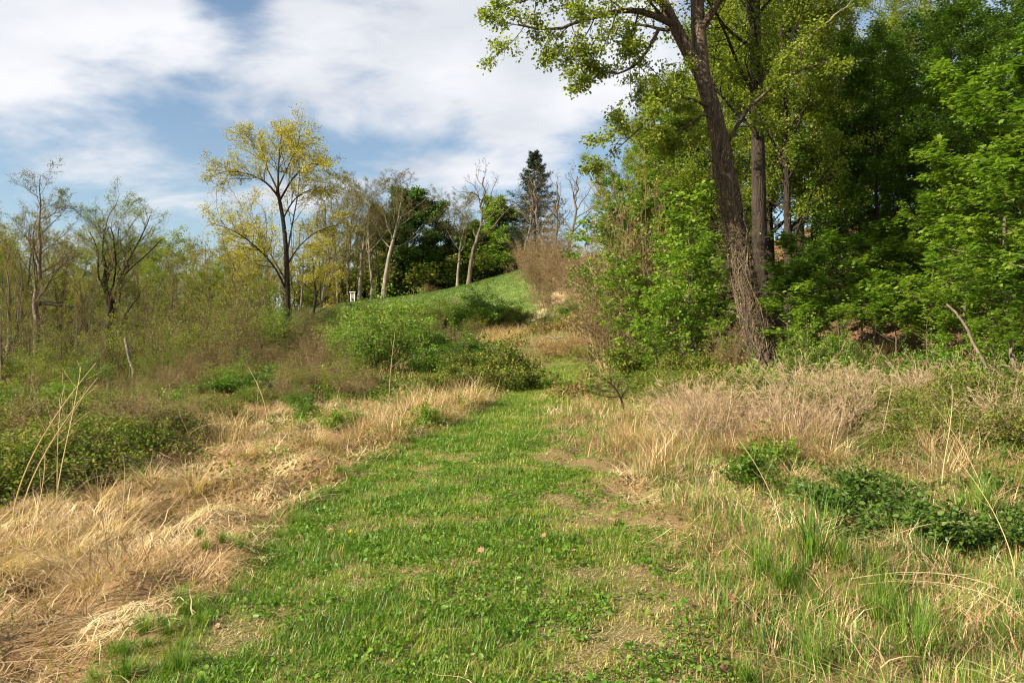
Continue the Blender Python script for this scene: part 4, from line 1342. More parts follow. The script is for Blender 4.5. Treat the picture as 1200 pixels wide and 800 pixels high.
# ---------------- right wood
RG = 'leafy saplings filling the wood edge left of the leaning trunk'
for px, Y, top, k, lab in [
        (738, 38, 185, 'viny_tree', 'leafy green tree at the left corner of the right wood, next to the sky'),
        (762, 34, 160, 'viny_tree', 'vine-draped tree second from the left corner of the right wood'),
        (775, 31, 130, 'viny_tree', 'vine-draped tree under the lowest limb of the leaning tree'),
        (815, 29, 120, 'viny_tree', 'vine-draped tree close behind the leaning trunk on its path side'),
        (728, 42, 238, 'broad_sapling', 'bright green sapling beside the tan brush on the slope'),
        (742, 33, 285, 'broad_sapling', 'bright sapling at the left foot of the right wood'),
        (745, 27, 300, 'broad_sapling', 'broad-leaved sapling with large leaves halfway to the leaning trunk'),
        (780, 25, 268, 'broad_sapling', 'taller broad-leaved sapling behind the row of bright ones'),
        (812, 22.5, 275, 'broad_sapling', 'broad-leaved sapling left of the leaning trunk, bright leaf rosettes facing the path'),
        (835, 23, 300, 'broad_sapling', 'broad-leaved sapling touching the vine-wrapped trunk'),
        (770, 22.5, 335, 'broad_sapling', 'short bright sapling at the front of the sapling row'),
        (845, 21, 370, 'broad_sapling', 'shortest bright sapling right at the foot of the leaning trunk'),
        (800, 26, 205, 'broad_sapling', 'tall leafy sapling rising into the vine-draped trees')]:
    put(k, 'leafy_tree' if k == 'viny_tree' else 'sapling', lab, 'tree' if k == 'viny_tree' else 'sapling', px, Y, top, wide=1.3)
for px, Y, top, lab in [(760, 24, 408, 'dark bush at the foot of the sapling row'), (748, 27, 414, 'dark bush by the path end right side'),
                        (800, 21, 420, 'dark bush below the bright leaf rosettes'), (842, 19.6, 420, 'dim brushy bush at the left side of the leaning trunk base')]:
    put('dark_shrub', 'bush', lab, 'bush', px, Y, top, wide=1.2)
put('brown_brush', 'bush', 'brown tangle of dead vines hanging in the vine-draped trees', 'bush', 762, 29, 215, wide=.5)
put('brown_brush', 'bush', 'brown tangle of dead twigs left of the leaning trunk base', 'bush', 858, 19.3, 385, wide=.7)
put('brown_brush', 'bush', 'brown twiggy brush between the bright saplings', 'bush', 726, 29, 300, wide=.8)
# tall trees behind
TALL = 'tall yellow-green trees crowding behind the leaning tree'
for px, Y, top in [(862, 30, -60), (905, 27, -120), (925, 24.5, -160), (955, 30, -120), (985, 34, -80), (840, 36, -30), (1040, 40, -60), (800, 40, 60), (880, 42, -40), (940, 42, -60), (775, 36, 95), (748, 39, 140), (830, 33, 40), (720, 44, 175), (800, 33, 70), (838, 27, 20), (770, 31, 120), (1120, 38, -90), (1060, 46, 20)]:
    put('forest_yellow', 'tall_tree', 'one of the tall yellow-green trees packed behind the leaning tree', 'tree', px, Y, top, group=TALL)
DEEP = 'dark green trees deep in the right wood'
for px, Y, top in [(985, 25, 40), (1030, 24, 20), (1075, 26, 10), (1115, 23, -30), (1150, 27, -40), (1010, 31, 60), (1060, 34, 50), (1105, 33, 10), (1180, 31, -60), (1230, 27, -60),
                   (965, 38, 60), (1135, 40, 30), (1250, 38, -50), (1300, 30, -80), (1020, 48, 110), (1080, 50, 110), (1160, 50, 90), (1220, 48, 60)]:
    put('forest_green', 'forest_tree', 'one of the dark green trees deep inside the right wood', 'tree', px, Y, top, group=DEEP)
# layered maples
for px, Y, top, lab in [(1235, 14.5, 20, 'large bright maple reaching in from the right edge in flat leafy layers'),
                        (1180, 17.5, 60, 'bright layered maple second from the right edge'),
                        (1130, 19.5, 190, 'layered maple before the dark trees, sky gaps above it'),
                        (1290, 16, 60, 'layered maple mostly beyond the right edge'),
                        (1090, 21, 215, 'slender layered maple in the middle of the right wood')]:
    put('maple_layered', 'maple_tree', lab, 'tree', px, Y, top)
for px, Y, top, lab in [(925, 18.4, 330, 'maple sapling just right of the two big trunks'), (960, 18.2, 345, 'leafy sapling standing over the green weeds right of the trunks'),
                        (945, 20.5, 270, 'taller maple sapling behind the two right of the trunks'), (985, 20, 300, 'maple sapling at the left side of the dark hollow'),
                        (1050, 19, 315, 'maple sapling with pale thin stem in the dark hollow'), (1085, 18, 325, 'maple sapling with low spreading layers before the dark hollow'),
                        (1125, 17, 350, 'low maple sapling beneath the layered maples'), (1165, 16, 362, 'low maple sapling beside the leaning dead branch'),
                        (1200, 15, 375, 'low maple sapling at the right edge'), (1010, 22, 255, 'maple sapling high on the litter slope'), (1070, 23, 262, 'maple sapling on the litter slope under the sky gaps')]:
    put('maple_small', 'maple_sapling', lab, 'sapling', px, Y, top, wide=1.2)
for px, Y, top, lab in [(945, 17.4, 392, 'bright leafy bush right of the leaning trunk base'), (985, 17.2, 398, 'second leafy bush right of the leaning trunk base'),
                        (1060, 15.8, 420, 'leafy bush at the front of the litter slope'), (1110, 15.2, 422, 'leafy bush under the low maples'), (1020, 16.6, 425, 'low leafy bush before the dark hollow'),
                        (1170, 14, 430, 'leafy bush at the right edge above the dead weeds')]:
    put('bright_shrub' if px < 1000 else 'green_shrub', 'bush', lab, 'bush', px, Y, top, wide=1.0)
put('dark_shrub', 'bush', 'dark green bush among the weeds below the leaning trunk', 'bush', 915, 17, 432, wide=1.0)


def stick(name, label, cat, pts, r0, r1, mat, K=10, wob=.02):
    P = resample(px_line(pts), K)
    b = P[0].copy()
    P = P - b
    P += np.random.default_rng(len(label)).normal(size=P.shape) * wob
    g = Geo()
    V, Fa = tubes(P[None], np.linspace(r0, r1, K)[None], 7)
    g.add(V, Fa, 0, .6)
    o = bpy.data.objects.new(name, g.mesh(name, [M[mat]]))
    COL.objects.link(o)
    o.location = b
    set_props(o, label, cat)


stick('thin_trunk', 'pale thin sapling stem standing alone in the dark hollow', 'trunk', [(1024, 402, 19.5), (1024, 370, 19.5), (1022, 338, 19.5)], .022, .014, 'bark_pale')
stick('dead_branch', 'dead branch leaning out of the wood at the right edge', 'branch', [(1172, 470, 13.8), (1155, 430, 14.2), (1138, 395, 14.6), (1112, 355, 15.2)], .035, .02, 'bark')
stick('dead_branch', 'short broken pale branch stub by the right edge', 'branch', [(1190, 432, 14.3), (1186, 415, 14.3), (1184, 402, 14.3)], .04, .03, 'bark_pale')
stick('dead_branch', 'long dark bare branch sagging across the bank above the path end', 'branch', [(805, 425, 30), (760, 400, 32), (715, 358, 35), (690, 340, 37), (660, 325, 39)], .07, .03, 'bark')
stick('dead_branch', 'pale bare branch reaching across the yellow-green crowns', 'branch', [(938, 56, 18), (958, 32, 18), (985, 15, 18), (998, 2, 18)], .035, .012, 'bark_pale')
stick('dead_branch', 'dark horizontal limb in the left wood beside the tall bare tree', 'branch', [(45, 355, 40), (66, 357, 40), (90, 360, 40)], .11, .05, 'bark_dark')
stick('fallen_branch', 'pale fallen branch lying on the bank beyond the path end', 'branch', [(640, 396, 50), (652, 396.5, 50), (664, 395, 50)], .05, .035, 'bark_pale')


# small crooked sapling among the dry grass, right of the path
def crooked_sapling():
    rg = np.random.default_rng(301)
    b = gp(735, 15.5)
    pts = [(735, 508, 15.5), (734, 490, 15.5), (730, 472, 15.5), (722, 455, 15.4), (708, 443, 15.3)]
    P = resample(px_line(pts), 12)
    P[0, 2] = b[2] - .1
    P = P - b
    Rr = np.linspace(.03, .014, 12)[None]
    lv = [dict(n=8, t0=.5, t1=1, ratio=.5, ang=(.7, 1.3), up=.06, wig=.12, K=8, rad=.6, minr=.007, short=.2),
          dict(n=7, t0=.2, t1=1, ratio=.4, ang=(.5, 1.0), up=.03, wig=.12, K=5, rad=.6, minr=.004)]
    make_tree('crooked', 302, 0, 0, lv, dict(n=4, size=.06, spread=.08, up=.8, shape='ovate', clump=.5, base=.6), leafm='green', bark='twig_dark', twig='twig_dark',
              trunk_lines=[(P[None], Rr)])
    place('crooked', 'crooked_sapling', 'small crooked dark-stemmed sapling in the dry grass right of the path', 'sapling', b)


crooked_sapling()

# ---------------- dead weeds on the right bank
DW = 'dead grey-brown weed stems along the right bank'
for i in range(56):
    px, Y = rng.uniform(800, 1290), rng.uniform(10.6, 15.2)
    put('dead_weeds', 'dead_weeds', 'one of the clumps of dead grey-brown weed stems on the right bank', 'weeds', px, Y, group=DW, s=rng.uniform(.65, 1.05))
for px, Y, sc, r_ in [(62, 11.6, 1.0, .4), (150, 13.6, 1.0, -.3), (30, 13.5, 1.3, .5), (190, 14.5, 1.2, 0)]:
    o_ = put('brown_brush', 'dead_brush', 'one of the brown dead twig tangles running through the bramble bank on the left', 'dead brush', px, Y, s=sc * .33, group='dead twigs in the bramble bank', wide=1.5)
for px, Y, sc, r_ in [(45, 10.4, .75, .2), (8, 9.6, .6, -.3), (70, 10.8, .7, .5), (110, 12, .8, 0), (165, 13, .7, .2), (30, 11.8, .8, .8), (215, 13.6, .8, -.2), (-30, 10, .8, .1), (85, 9.8, .55, .4), (135, 11.2, .6, .1)]:
    put('red_cane', 'dead_cane', 'one of the reddish dead canes arching through the bramble bank on the left', 'dead cane', px, Y, s=sc, rot=r_, group='dead canes in the bramble bank')
BRW = 'brambles among the dead weeds of the right bank'
for px, Y, s in [(905, 13, .62), (960, 12.5, .6), (1000, 13.6, .65), (1050, 12.2, .6), (1090, 11, .55), (1130, 12.5, .65), (1180, 11.4, .6), (870, 14.5, .6),
                 (1220, 10.5, .6), (1030, 10.4, .5), (800, 16.5, .65), (765, 19, .75), (830, 17.5, .7)]:
    put('bramble', 'bramble_bush', 'one of the low brambles tangled into the dead weeds on the right', 'bramble', px, Y, group=BRW, s=s * rng.uniform(.95, 1.3))
put('leafy_weeds', 'leafy_weed', 'bright leafy weed clump in front of the bleached grass arch', 'weed', 878, 8.6, s=.6)
put('leafy_weeds', 'leafy_weed', 'leafy weed clump on the left of the dark nettles', 'weed', 930, 8.3, s=.5)
put('leafy_weeds', 'leafy_weed', 'leafy weed clump behind the bleached grass arch', 'weed', 902, 9.8, s=.7)
NT = 'patch of low dark nettles on the right'
for px, Y, s in [(985, 7.4, 1), (1015, 7.2, 1), (1045, 7.3, 1.1), (1065, 7.0, .9), (1000, 7.8, 1.1), (1030, 7.8, 1.1), (1090, 7.5, .9), (960, 7.7, .9), (1120, 7.1, .9), (1160, 7.4, 1), (1190, 7, 1), (1150, 6.6, .8)]:
    put('low_weeds', 'nettle_clump', 'one of the dark green nettle clumps low on the right', 'nettle', px + rng.normal() * 28, Y + rng.normal() * .45, group=NT, s=s * rng.uniform(.35, .85), wide=1.1)
WD = 'green weeds at the foot of the right wood'
for i in range(26):
    px, Y = rng.uniform(880, 1260), rng.uniform(13.6, 17)
    put('leafy_weeds', 'leafy_weed', 'one of the green weed clumps at the foot of the right wood', 'weed', px, Y, group=WD, s=rng.uniform(.7, 1.1))
WL = 'green weeds along the left edge of the path'
for px, Y in [(640, 27), (615, 30), (560, 24), (500, 15.4), (540, 19), (470, 14.5), (420, 16.5), (395, 15), (470, 20), (360, 17)]:
    put('leafy_weeds', 'leafy_weed', 'one of the small green weed clumps along the left path edge', 'weed', px, Y, group=WL, s=rng.uniform(.45, .75))

# ---------------- tussocks
TL = 'dry grass tussocks in the flattened straw left of the path'


def tuss(key, label, px, Y, s, rot=None, group=None):
    put(key, 'dry_tussock', label, 'grass tussock', px, Y, s=s, rot=rot, group=group)


tuss('straw_upright', 'tall pale spike of dry grass beside the low dark bush', 268, 14.2, 1.35)
tuss('straw_combed', 'arching blond tussock with a dark shaded hollow in the left straw', 205, 9.0, 1.15, -.2)
tuss('straw_round', 'big fountain-like tussock in the middle of the left straw', 130, 7.8, 1.1)
tuss('straw_combed', 'low tussock swept toward the grass verge at the lower left', 175, 6.7, .85, -.3)
tuss('straw_round', 'tussock with a tan heart beside the lower left grass verge', 110, 6.0, .7)
tuss('straw_flat', 'flattened swirl of straw in the bottom left corner', 60, 5.2, .7, .4)
tuss('straw_combed', 'dark-bottomed tussock at the left edge below the brambles', 10, 6.4, 1.0, -.6)
for i, (px, Y) in enumerate([(30, 7.6), (85, 7.0), (150, 8.6), (230, 9.8), (250, 11), (180, 10), (60, 8.8), (290, 12.4), (120, 9.4), (40, 6.0), (150, 6.2), (320, 13.5)]):
    tuss('straw_round', 'one of the mounded tan tussocks standing up from the flattened straw on the left', px, Y, rng.uniform(.75, 1.1), None, 'mounded tussocks in the left straw')
tuss('straw_flat', 'cap of pale straw hanging over the bramble mound', 118, 11.3, 1.1, .2)
tuss('straw_upright', 'blond tuft left of the path standing by small dead stems', 440, 15.2, 1.05)
tuss('straw_round', 'blond tussock at the path edge below the tall bright bush', 470, 17.5, 1.3)
tuss('straw_round', 'blond tussock left of the round dark bush', 510, 19.5, 1.3)
tuss('straw_round', 'blond tussock at the foot of the low dark bush near the bend', 548, 21.5, 1.35)
BL = 'blond tussocks lining the left edge of the path'
for i in range(26):
    Y = rng.uniform(12.5, 26)
    x = float(np.interp(Y, _PY, _PL)) - rng.uniform(.15, 1.5)
    place(['straw_round', 'straw_upright', 'straw_round'][i % 3], 'dry_tussock', 'one of the blond tussocks lining the left edge of the path toward the bend', 'grass tussock',
          (x, Y, float(height(x, Y))), rng.random() * 6, rng.uniform(.8, 1.35), BL)
for i in range(34):
    Y = rng.uniform(6.0, 20)
    px = rng.uniform(-60, float(np.interp(Y, [5, 8, 12, 20], [150, 250, 400, 540])))
    if dry_amount(np.array([px_x(px, Y)]), np.array([Y]))[0] < .3:
        continue
    tuss(['straw_flat', 'straw_combed', 'straw_flat', 'straw_round', 'straw_combed'][i % 5], 'one of the many tan grass tussocks in the flattened straw left of the path',
         px, Y, rng.uniform(.45, .8) if Y < 12 else rng.uniform(.6, 1.0), rng.uniform(-1.5, 1.5), TL)
TR = 'dry grass tussocks right of the path'
for px, Y, sc, lab in [(572, 58, 2.6, 'pale straw patch at the lower left end of the eroded trail'), (590, 59, 2.8, 'bleached straw patch at the foot of the eroded trail'),
                       (608, 60, 2.2, 'straw tuft where the eroded trail begins to climb'), (660, 48, 2.2, 'blond straw on the bank right above the path end'),
                       (682, 47.5, 2.4, 'blond straw on the bank left of the dark bush'), (705, 46, 2.0, 'blond straw at the right end of the bank above the path')]:
    tuss('straw_round', lab, px, Y, sc)
for px, Y, sc in [(565, 55, 2.4), (578, 54, 2.8), (592, 55, 2.8), (604, 57, 2.6), (585, 57, 2.6), (613, 58, 2.2), (572, 57, 2.2), (598, 53, 2.2)]:
    tuss('straw_round', 'one of the pale straw tufts crowded at the foot of the eroded trail', px, Y, sc, None, 'pale straw at the foot of the eroded trail')
for px, Y, sc in [(645, 49, 2.2), (652, 50, 2.4), (668, 49, 2.4), (676, 50, 2.2), (690, 49, 2.4), (698, 48, 2.2), (712, 47, 2.0), (636, 51, 2.0)]:
    tuss('straw_round', 'one of the blond straw tufts along the foot of the bank above the path end', px, Y, sc, None, 'blond straw along the bank above the path end')
tuss('straw_flat', 'bleached arch of dead grass bending down on the right bank', 1000, 9.6, 1.45, -.2)
tuss('straw_upright', 'upright blond grass left of the bleached arch', 935, 10.4, 1.1)
tuss('straw_flat', 'flat mat of bleached grass low on the right beside fallen leaves', 870, 6.0, .8, .1)
tuss('straw_round', 'blond tussock right at the path edge by the crooked sapling', 690, 16.5, 1.2)
tuss('straw_upright', 'open tuft of long pale blades at the right edge of the path', 765, 9.6, 1.0)
for i in range(86):
    Y = rng.uniform(9.0, 21)
    px = rng.uniform(float(np.interp(Y, [7, 10, 15, 20], [800, 745, 675, 655])), 1180 + 250 * (Y < 13))
    tuss(['straw_round', 'straw_upright', 'straw_combed', 'straw_round'][i % 4], 'one of the many dry blond grass tussocks right of the path', px, Y, rng.uniform(.6, 1.15), None, TR)
GT = 'tall green grass tufts in the lower right'
put('tall_green_tuft', 'grass_tuft', 'tallest upright green grass tuft beside the flat bleached mat', 'grass tuft', 948, 5.7, s=1.0)
for i in range(22):
    Y = rng.uniform(4.2, 7.6)
    px = rng.uniform(860, 1230)
    put(['tall_green_tuft', 'green_tuft'][i % 2], 'grass_tuft', 'one of the upright green grass tufts at the lower right', 'grass tuft', px, Y, s=rng.uniform(.35, .7), group=GT)
GV = 'green grass tufts along the left verge of the path'
for i in range(96):
    Y = 4.4 + 11 * rng.random() ** 1.3
    x = float(np.interp(Y, _PY, _PL)) + rng.uniform(-.3, .3)
    place('green_tuft', 'grass_tuft', 'one of the dark green grass tufts on the left verge of the path', 'grass tuft', (x, Y, float(height(x, Y))), rng.random() * 6, rng.uniform(.2, .42), GV)

# ---------------- dead stalks
for key, px, Y, s, rot, lab in [
        ('leaning_stalk', 18, 8.5, 1.25, .2, 'pale dead cane leaning right at the left edge'),
        ('leaning_stalk', 30, 8.8, 1.1, .5, 'shorter dead cane leaning beside the edge cane'),
        ('straight_stalk', 66, 9.0, 1.15, 0, 'straight dead stalk standing before the left brambles'),
        ('straight_stalk', 74, 9.3, 1.35, 1, 'taller straight dead stalk next to it before the brambles'),
        ('straight_stalk', 45, 7.0, .8, 2, 'thin dead stalk in the straw below the brambles'),
        ('straight_stalk', 146, 6.3, .75, 2.5, 'thin upright dead stalk in front of the fountain tussock'),
        ('arched_cane', 48, 8.2, .7, .1, 'white arched cane over the straw by the left edge'),
        ('leaning_stalk', 315, 15.2, .95, 2.6, 'pale dead stalk leaning left near the low dark bush'),
        ('straight_stalk', 300, 15, .8, 0, 'upright dead stalk by the low dark bush'),
        ('straight_stalk', 455, 20, 1.5, 0, 'upright dead stem in front of the tall bright bush'),
        ('leaning_stalk', 915, 6.6, .6, 2.5, 'pale stalk leaning left in the lower right grass'),
        ('straight_stalk', 1035, 10.8, .8, .5, 'upright bleached stalk in the middle of the dead weeds'),
        ('straight_stalk', 1108, 8.2, .85, 1.2, 'long bleached stalk rising from the nettles on the right'),
        ('leaning_stalk', 1150, 7.6, .7, 2.9, 'bleached stalk leaning left over the nettles'),
        ('arched_cane', 1010, 6.4, .85, .1, 'pale arched straw over the right grass near the nettles'),
        ('arched_cane', 1195, 4.9, .62, 2.8, 'bright arched straw curving left at the lower right corner'),
        ('arched_cane', 1205, 5.2, .75, 2.95, 'longer arched straw curving left at the lower right corner'),
        ('leaning_stalk', 1185, 5.6, .6, 2.2, 'short pale stalk in the grass at the lower right corner'),
        ('red_cane', 1120, 11.6, .8, .2, 'reddish bramble cane arching out of the dead weeds'),
        ('red_cane', 900, 13.4, .8, .1, 'reddish arched cane above the weeds below the leaning trunk'),
        ('straight_stalk', 850, 11, .8, 1, 'upright pale stalk by the right path side tussocks'),
        ('leaning_stalk', 800, 10.5, .6, .3, 'pale stalk leaning right by the open tuft')]:
    put(key, 'dead_stalk', lab, 'dead stalk', px, Y, s=s, rot=rot)

# ---------------- fallen leaves, dandelion
LV = 'dry oak leaves scattered on the mown path'
named = {(850, 718): 'large tan leaf lying at the edge of the flat bleached mat', (862, 722): 'small tan leaf next to the large one by the bleached mat',
         (850, 782): 'tan leaf standing on edge at the bottom of the path', (396, 620): 'pale tan leaf lying just behind the dandelion',
         (738, 610): 'pale leaf at the right edge of the path in the grass', (718, 620): 'pale leaf lying left of the leaf at the right path edge'}
zrow = lambda py: float(np.interp(py, [443, 462, 494, 527, 593, 693, 805], [40, 25, 16, 12, 8, 5.5, 4.1]))
for n, ((px, py), lab) in enumerate(named.items()):
    Y = zrow(py)
    b = gp(px, Y)
    b[2] += .05
    place('dead_leaf_%d' % (n % 3), 'fallen_leaf', lab, 'leaf', b, rng.random() * 6, rng.uniform(.8, 1.15), None, (rng.normal() * .5, rng.normal() * .5))
for n in range(34):
    Y = rng.uniform(4.2, 11)
    x = rng.uniform(float(np.interp(Y, _PY, _PL)), float(np.interp(Y, _PY, _PR)) + .5)
    place('dead_leaf_%d' % (n % 3), 'fallen_leaf', 'one of the small dry leaves scattered over the path', 'leaf', (x, Y, float(height(x, Y)) + .035), rng.random() * 6,
          rng.uniform(.35, .75), LV, (rng.normal() * .6, rng.normal() * .6))


def dandelion():
    b = gp(412, zrow(632))
    root = bpy.data.objects.new('dandelion', None)
    COL.objects.link(root)
    root.location = b
    rg = np.random.default_rng(7)
    for name, cx in (('flower', (0, 0, .075)), ('flower', (.035, .02, .06))):
        n = 90
        a = rg.random(n) * 2 * np.pi
        el = rg.uniform(.1, 1.3, n)
        base = np.tile(np.array(cx), (n, 1))
        d = np.stack([np.cos(a) * np.cos(el), np.sin(a) * np.cos(el), np.sin(el)], 1)
        s = np.stack([-np.sin(a), np.cos(a), np.zeros(n)], 1) * .0022
        V = np.stack([base - s, base + s, base + d * .022 + s, base + d * .022 - s], 1).reshape(-1, 3)
        g = Geo()
        g.add(V, np.arange(4 * n).reshape(n, 4), 0, rg.random(n))
        o = bpy.data.objects.new(name, g.mesh('dandelion_flower', [M['dandelion']]))
        COL.objects.link(o)
        o.parent = root
    g = Geo()
    for cx in ((0, 0, .075), (.035, .02, .06)):
        P = np.array([[[cx[0] * .2, cx[1] * .2, -.01], [cx[0] * .6, cx[1] * .6, .03], list(cx)]])
        V, Fa = tubes(P, np.full((1, 3), .002), 5)
        g.add(V, Fa, 0, .6)
    o = bpy.data.objects.new('stem', g.mesh('dandelion_stem', [M['grass_tall']]))
    COL.objects.link(o)
    o.parent = root
    set_props(root, 'yellow dandelion flowering in the mown path', 'flower')


dandelion()


# ---------------- stuff: sward, straw, litter, meadow
def scatter(rg, x0, x1, y0, y1, dens):
    n = int((x1 - x0) * (y1 - y0) * dens)
    return rg.uniform(x0, x1, n), rg.uniform(y0, y1, n)


def stuff(name, label, g, mats):
    o = bpy.data.objects.new(name, g.mesh(name, mats))
    COL.objects.link(o)
    o['kind'] = 'stuff'
    o['label'] = label
    o['category'] = 'ground cover'
    return o


def grass_path():
    rg = np.random.default_rng(401)
    g = Geo()
    for y0, y1, dens, Lm, Wm, segs in ((2.2, 4.6, 5200, .060, .0068, 3), (4.6, 7, 4600, .060, .0072, 3), (7, 10, 3200, .062, .0085, 2), (10, 16, 1900, .068, .011, 2),
                                       (16, 28, 900, .08, .013, 2), (28, 55, 420, .09, .018, 2)):
        x, y = scatter(rg, -4.2 if y0 < 16 else -1.5, 4.5 if y0 < 28 else 7.5, y0, y1, dens)
        lush = fbm(x, y, 1.1, 4, 5.0)
        clump = fbm(x, y, 5.5, 2, 1.0)
        # worn, drier strip towards the right side of the near path
        worn = np.exp(-((x - .75) / .75) ** 2) * smooth(13, 5, y) * .24
        a = path_amount(x, y, .22)
        keep = rg.random(len(x)) < a * (.10 + .90 * smooth(.12, .42, lush + .35 * (clump - .5) - worn * .9))
        x, y, lush, clump = x[keep], y[keep], (lush - worn)[keep], clump[keep]
        n = len(x)
        L = Lm * rg.uniform(.5, 1.5, n) * (.55 + .9 * smooth(.3, .7, clump * .5 + lush * .5))
        base = np.stack([x, y, height(x, y) - .008], 1)
        V, Fa, k = strips(base, rg.random(n) * 6.28, L, Wm * rg.uniform(.6, 1.4, n), np.abs(rg.normal(size=n)) * .6, rg.uniform(.1, 1.5, n), segs)
        va = np.clip(.57 - .95 * (lush - .40) + .16 * smooth(-.6, 1.6, x) + rg.normal(size=n) * .16 + (fbm(x, y, 2.3, 2, 9) - .5) * .6, 0, .95)
        dead = rg.random(n) < .13
        va[dead] = rg.uniform(.8, 1, dead.sum())
        g.add(V, Fa, 0, np.repeat(va, k))
    # broad leaves: clover, plantain, dandelion rosettes
    x, y = scatter(rg, -3.4, 3.4, 3, 14, 2800)
    keep = rg.random(len(x)) < path_amount(x, y) * smooth(.40, .62, fbm(x, y, 2.6, 3, 21.0))
    x, y = x[keep], y[keep]
    pos = np.stack([x, y, height(x, y) + rg.uniform(.01, .045, len(x))], 1)
    V, Fa, k = leaf_geo(rg, pos, np.full(len(x), .022) * np.where(rg.random(len(x)) < .12, 2.0, 1.0), .6, 'ovate')
    g.add(V, Fa, 0, np.repeat(rg.uniform(.15, .62, len(x)), k))
    # thatch: short dead clippings lying flat
    x, y = scatter(rg, -4, 4, 2.5, 13, 3200)
    keep = rg.random(len(x)) < path_amount(x, y) * (.25 + .75 * smooth(.62, .38, fbm(x, y, 1.1, 4, 5.0)))
    x, y = x[keep], y[keep]
    n = len(x)
    base = np.stack([x, y, height(x, y) + .004], 1)
    V, Fa, k = strips(base, rg.random(n) * 6.28, rg.uniform(.02, .08, n), rg.uniform(.0025, .0045, n), rg.uniform(1.2, 1.6, n), rg.normal(size=n) * .2, 2)
    g.add(V, Fa, 1, np.repeat(rg.uniform(.1, .8, n), k))
    stuff('path_grass', 'short green grass of the mown path', g, [M['grass'], M['straw']])


def dry_grass():
    rg = np.random.default_rng(402)
    g = Geo()
    for x0, x1, y0, y1, dens, W, segs in ((-6.5, 0, 2.5, 7, 480, .0066, 6), (-10, 0, 7, 12, 380, .008, 5), (-13, 1, 12, 20, 260, .011, 4), (-14, 1, 20, 28, 140, .012, 3),
                                          (1.2, 8, 3, 8, 320, .007, 5), (1.2, 11, 8, 14, 320, .008, 5), (1, 11, 14, 20, 230, .011, 4), (0.5, 7, 20, 30, 110, .012, 3)):
        x, y = scatter(rg, x0, x1, y0, y1, dens)
        d = dry_amount(x, y)
        # bleed into the verge
        keep = rg.random(len(x)) < np.clip(d * 1.1 + .004, 0, 1) * smooth(.15, .4, fbm(x, y, 1.6, 3, 31.0) + .1)
        x, y = x[keep], y[keep]
        n = len(x)
        swirl = (fbm(x, y, .55, 2, 41.0) - .5) * 12 + (fbm(x, y, 2.2, 2, 43.0) - .5) * 4
        az = swirl + rg.normal(size=n) * .85
        lift = fbm(x, y, 2.1, 2, 47.0)
        base = np.stack([x, y, height(x, y) + .0 + .10 * lift * rg.random(n)], 1)
        lean = np.clip(1.42 - .55 * smooth(.55, .8, lift) + rg.normal(size=n) * .2, .2, 1.65)
        V, Fa, k = strips(base, az, rg.uniform(.14, .5, n), W * rg.uniform(.6, 1.4, n), lean, rg.uniform(.1, .7, n), segs, height, rg.normal(size=n) * .9, .22)
        va = np.clip(.46 + (fbm(x, y, 1.6, 4, 51.0) - .5) * 1.9 + rg.normal(size=n) * .2, 0, 1)
        g.add(V, Fa, 0, np.repeat(va, k))
    stuff('dry_grass', 'matted straw-coloured dead grass on both sides of the path', g, [M['straw']])


def rough_grass():
    rg = np.random.default_rng(403)
    g = Geo()
    # taller green and half-dry grass: right foreground, sparse elsewhere
    for x0, x1, y0, y1, dens, L, W in ((1.2, 7, 2.6, 6.5, 2500, .15, .0055), (1.5, 9, 6.5, 11, 800, .17, .0075), (1, 12, 11, 18, 240, .28, .009), (-8, 0, 3, 12, 110, .16, .006),
                                       (-14, 1, 12, 26, 60, .28, .010), (-30, 14, 26, 60, 50, .40, .014), (-48, 4, 55, 72, 22, .5, .022)):
        x, y = scatter(rg, x0, x1, y0, y1, dens)
        p = path_amount(x, y, .2)
        keep = rg.random(len(x)) < (1 - p) * (1 - litter_amount(x, y)) * smooth(.32, .55, fbm(x, y, .9, 3, 61.0) + np.where((x > 0) & (y < 14), .17, .06))
        keep &= meadow_amount(x, y) < .5
        x, y = x[keep], y[keep]
        n = len(x)
        base = np.stack([x, y, height(x, y) - .01], 1)
        V, Fa, k = strips(base, rg.random(n) * 6.28, L * rg.uniform(.4, 1.5, n), W * rg.uniform(.6, 1.4, n), np.abs(rg.normal(size=n)) * .32, rg.uniform(.1, 1.1, n), 3)
        va = np.clip(.42 + (fbm(x, y, 1.4, 2, 71.0) - .5) * .9 + rg.normal(size=n) * .2, 0, 1)
        dead = rg.random(n) < np.where(y > 26, .45, .26)
        g.add(V, Fa[np.repeat(~dead, k)], 0, np.repeat(va[~dead], k))
        g.add(V, Fa[np.repeat(dead, k)], 1, np.repeat(rg.uniform(.05, .62, dead.sum()), k))
    stuff('rough_grass', 'uncut green and tan grass beyond the mown path', g, [M['grass_tall'], M['straw']])


def hill_meadow():
    rg = np.random.default_rng(404)
    g = Geo()
    x, y = scatter(rg, -32, 6, 58, 100, 110)
    keep = rg.random(len(x)) < meadow_amount(x, y)
    x, y = x[keep], y[keep]
    n = len(x)
    base = np.stack([x, y, height(x, y) - .01], 1)
    V, Fa, k = strips(base, rg.random(n) * 6.28, rg.uniform(.08, .22, n), rg.uniform(.02, .04, n), np.abs(rg.normal(size=n)) * .4, rg.uniform(.1, 1, n), 2)
    va = np.clip(.30 + (fbm(x, y, .3, 3, 81.0) - .5) * .7 + rg.normal(size=n) * .12, 0, 1)
    g.add(V, Fa, 0, np.repeat(va, k))
    stuff('hill_meadow', 'smooth green meadow grass on the hill', g, [M['meadow']])


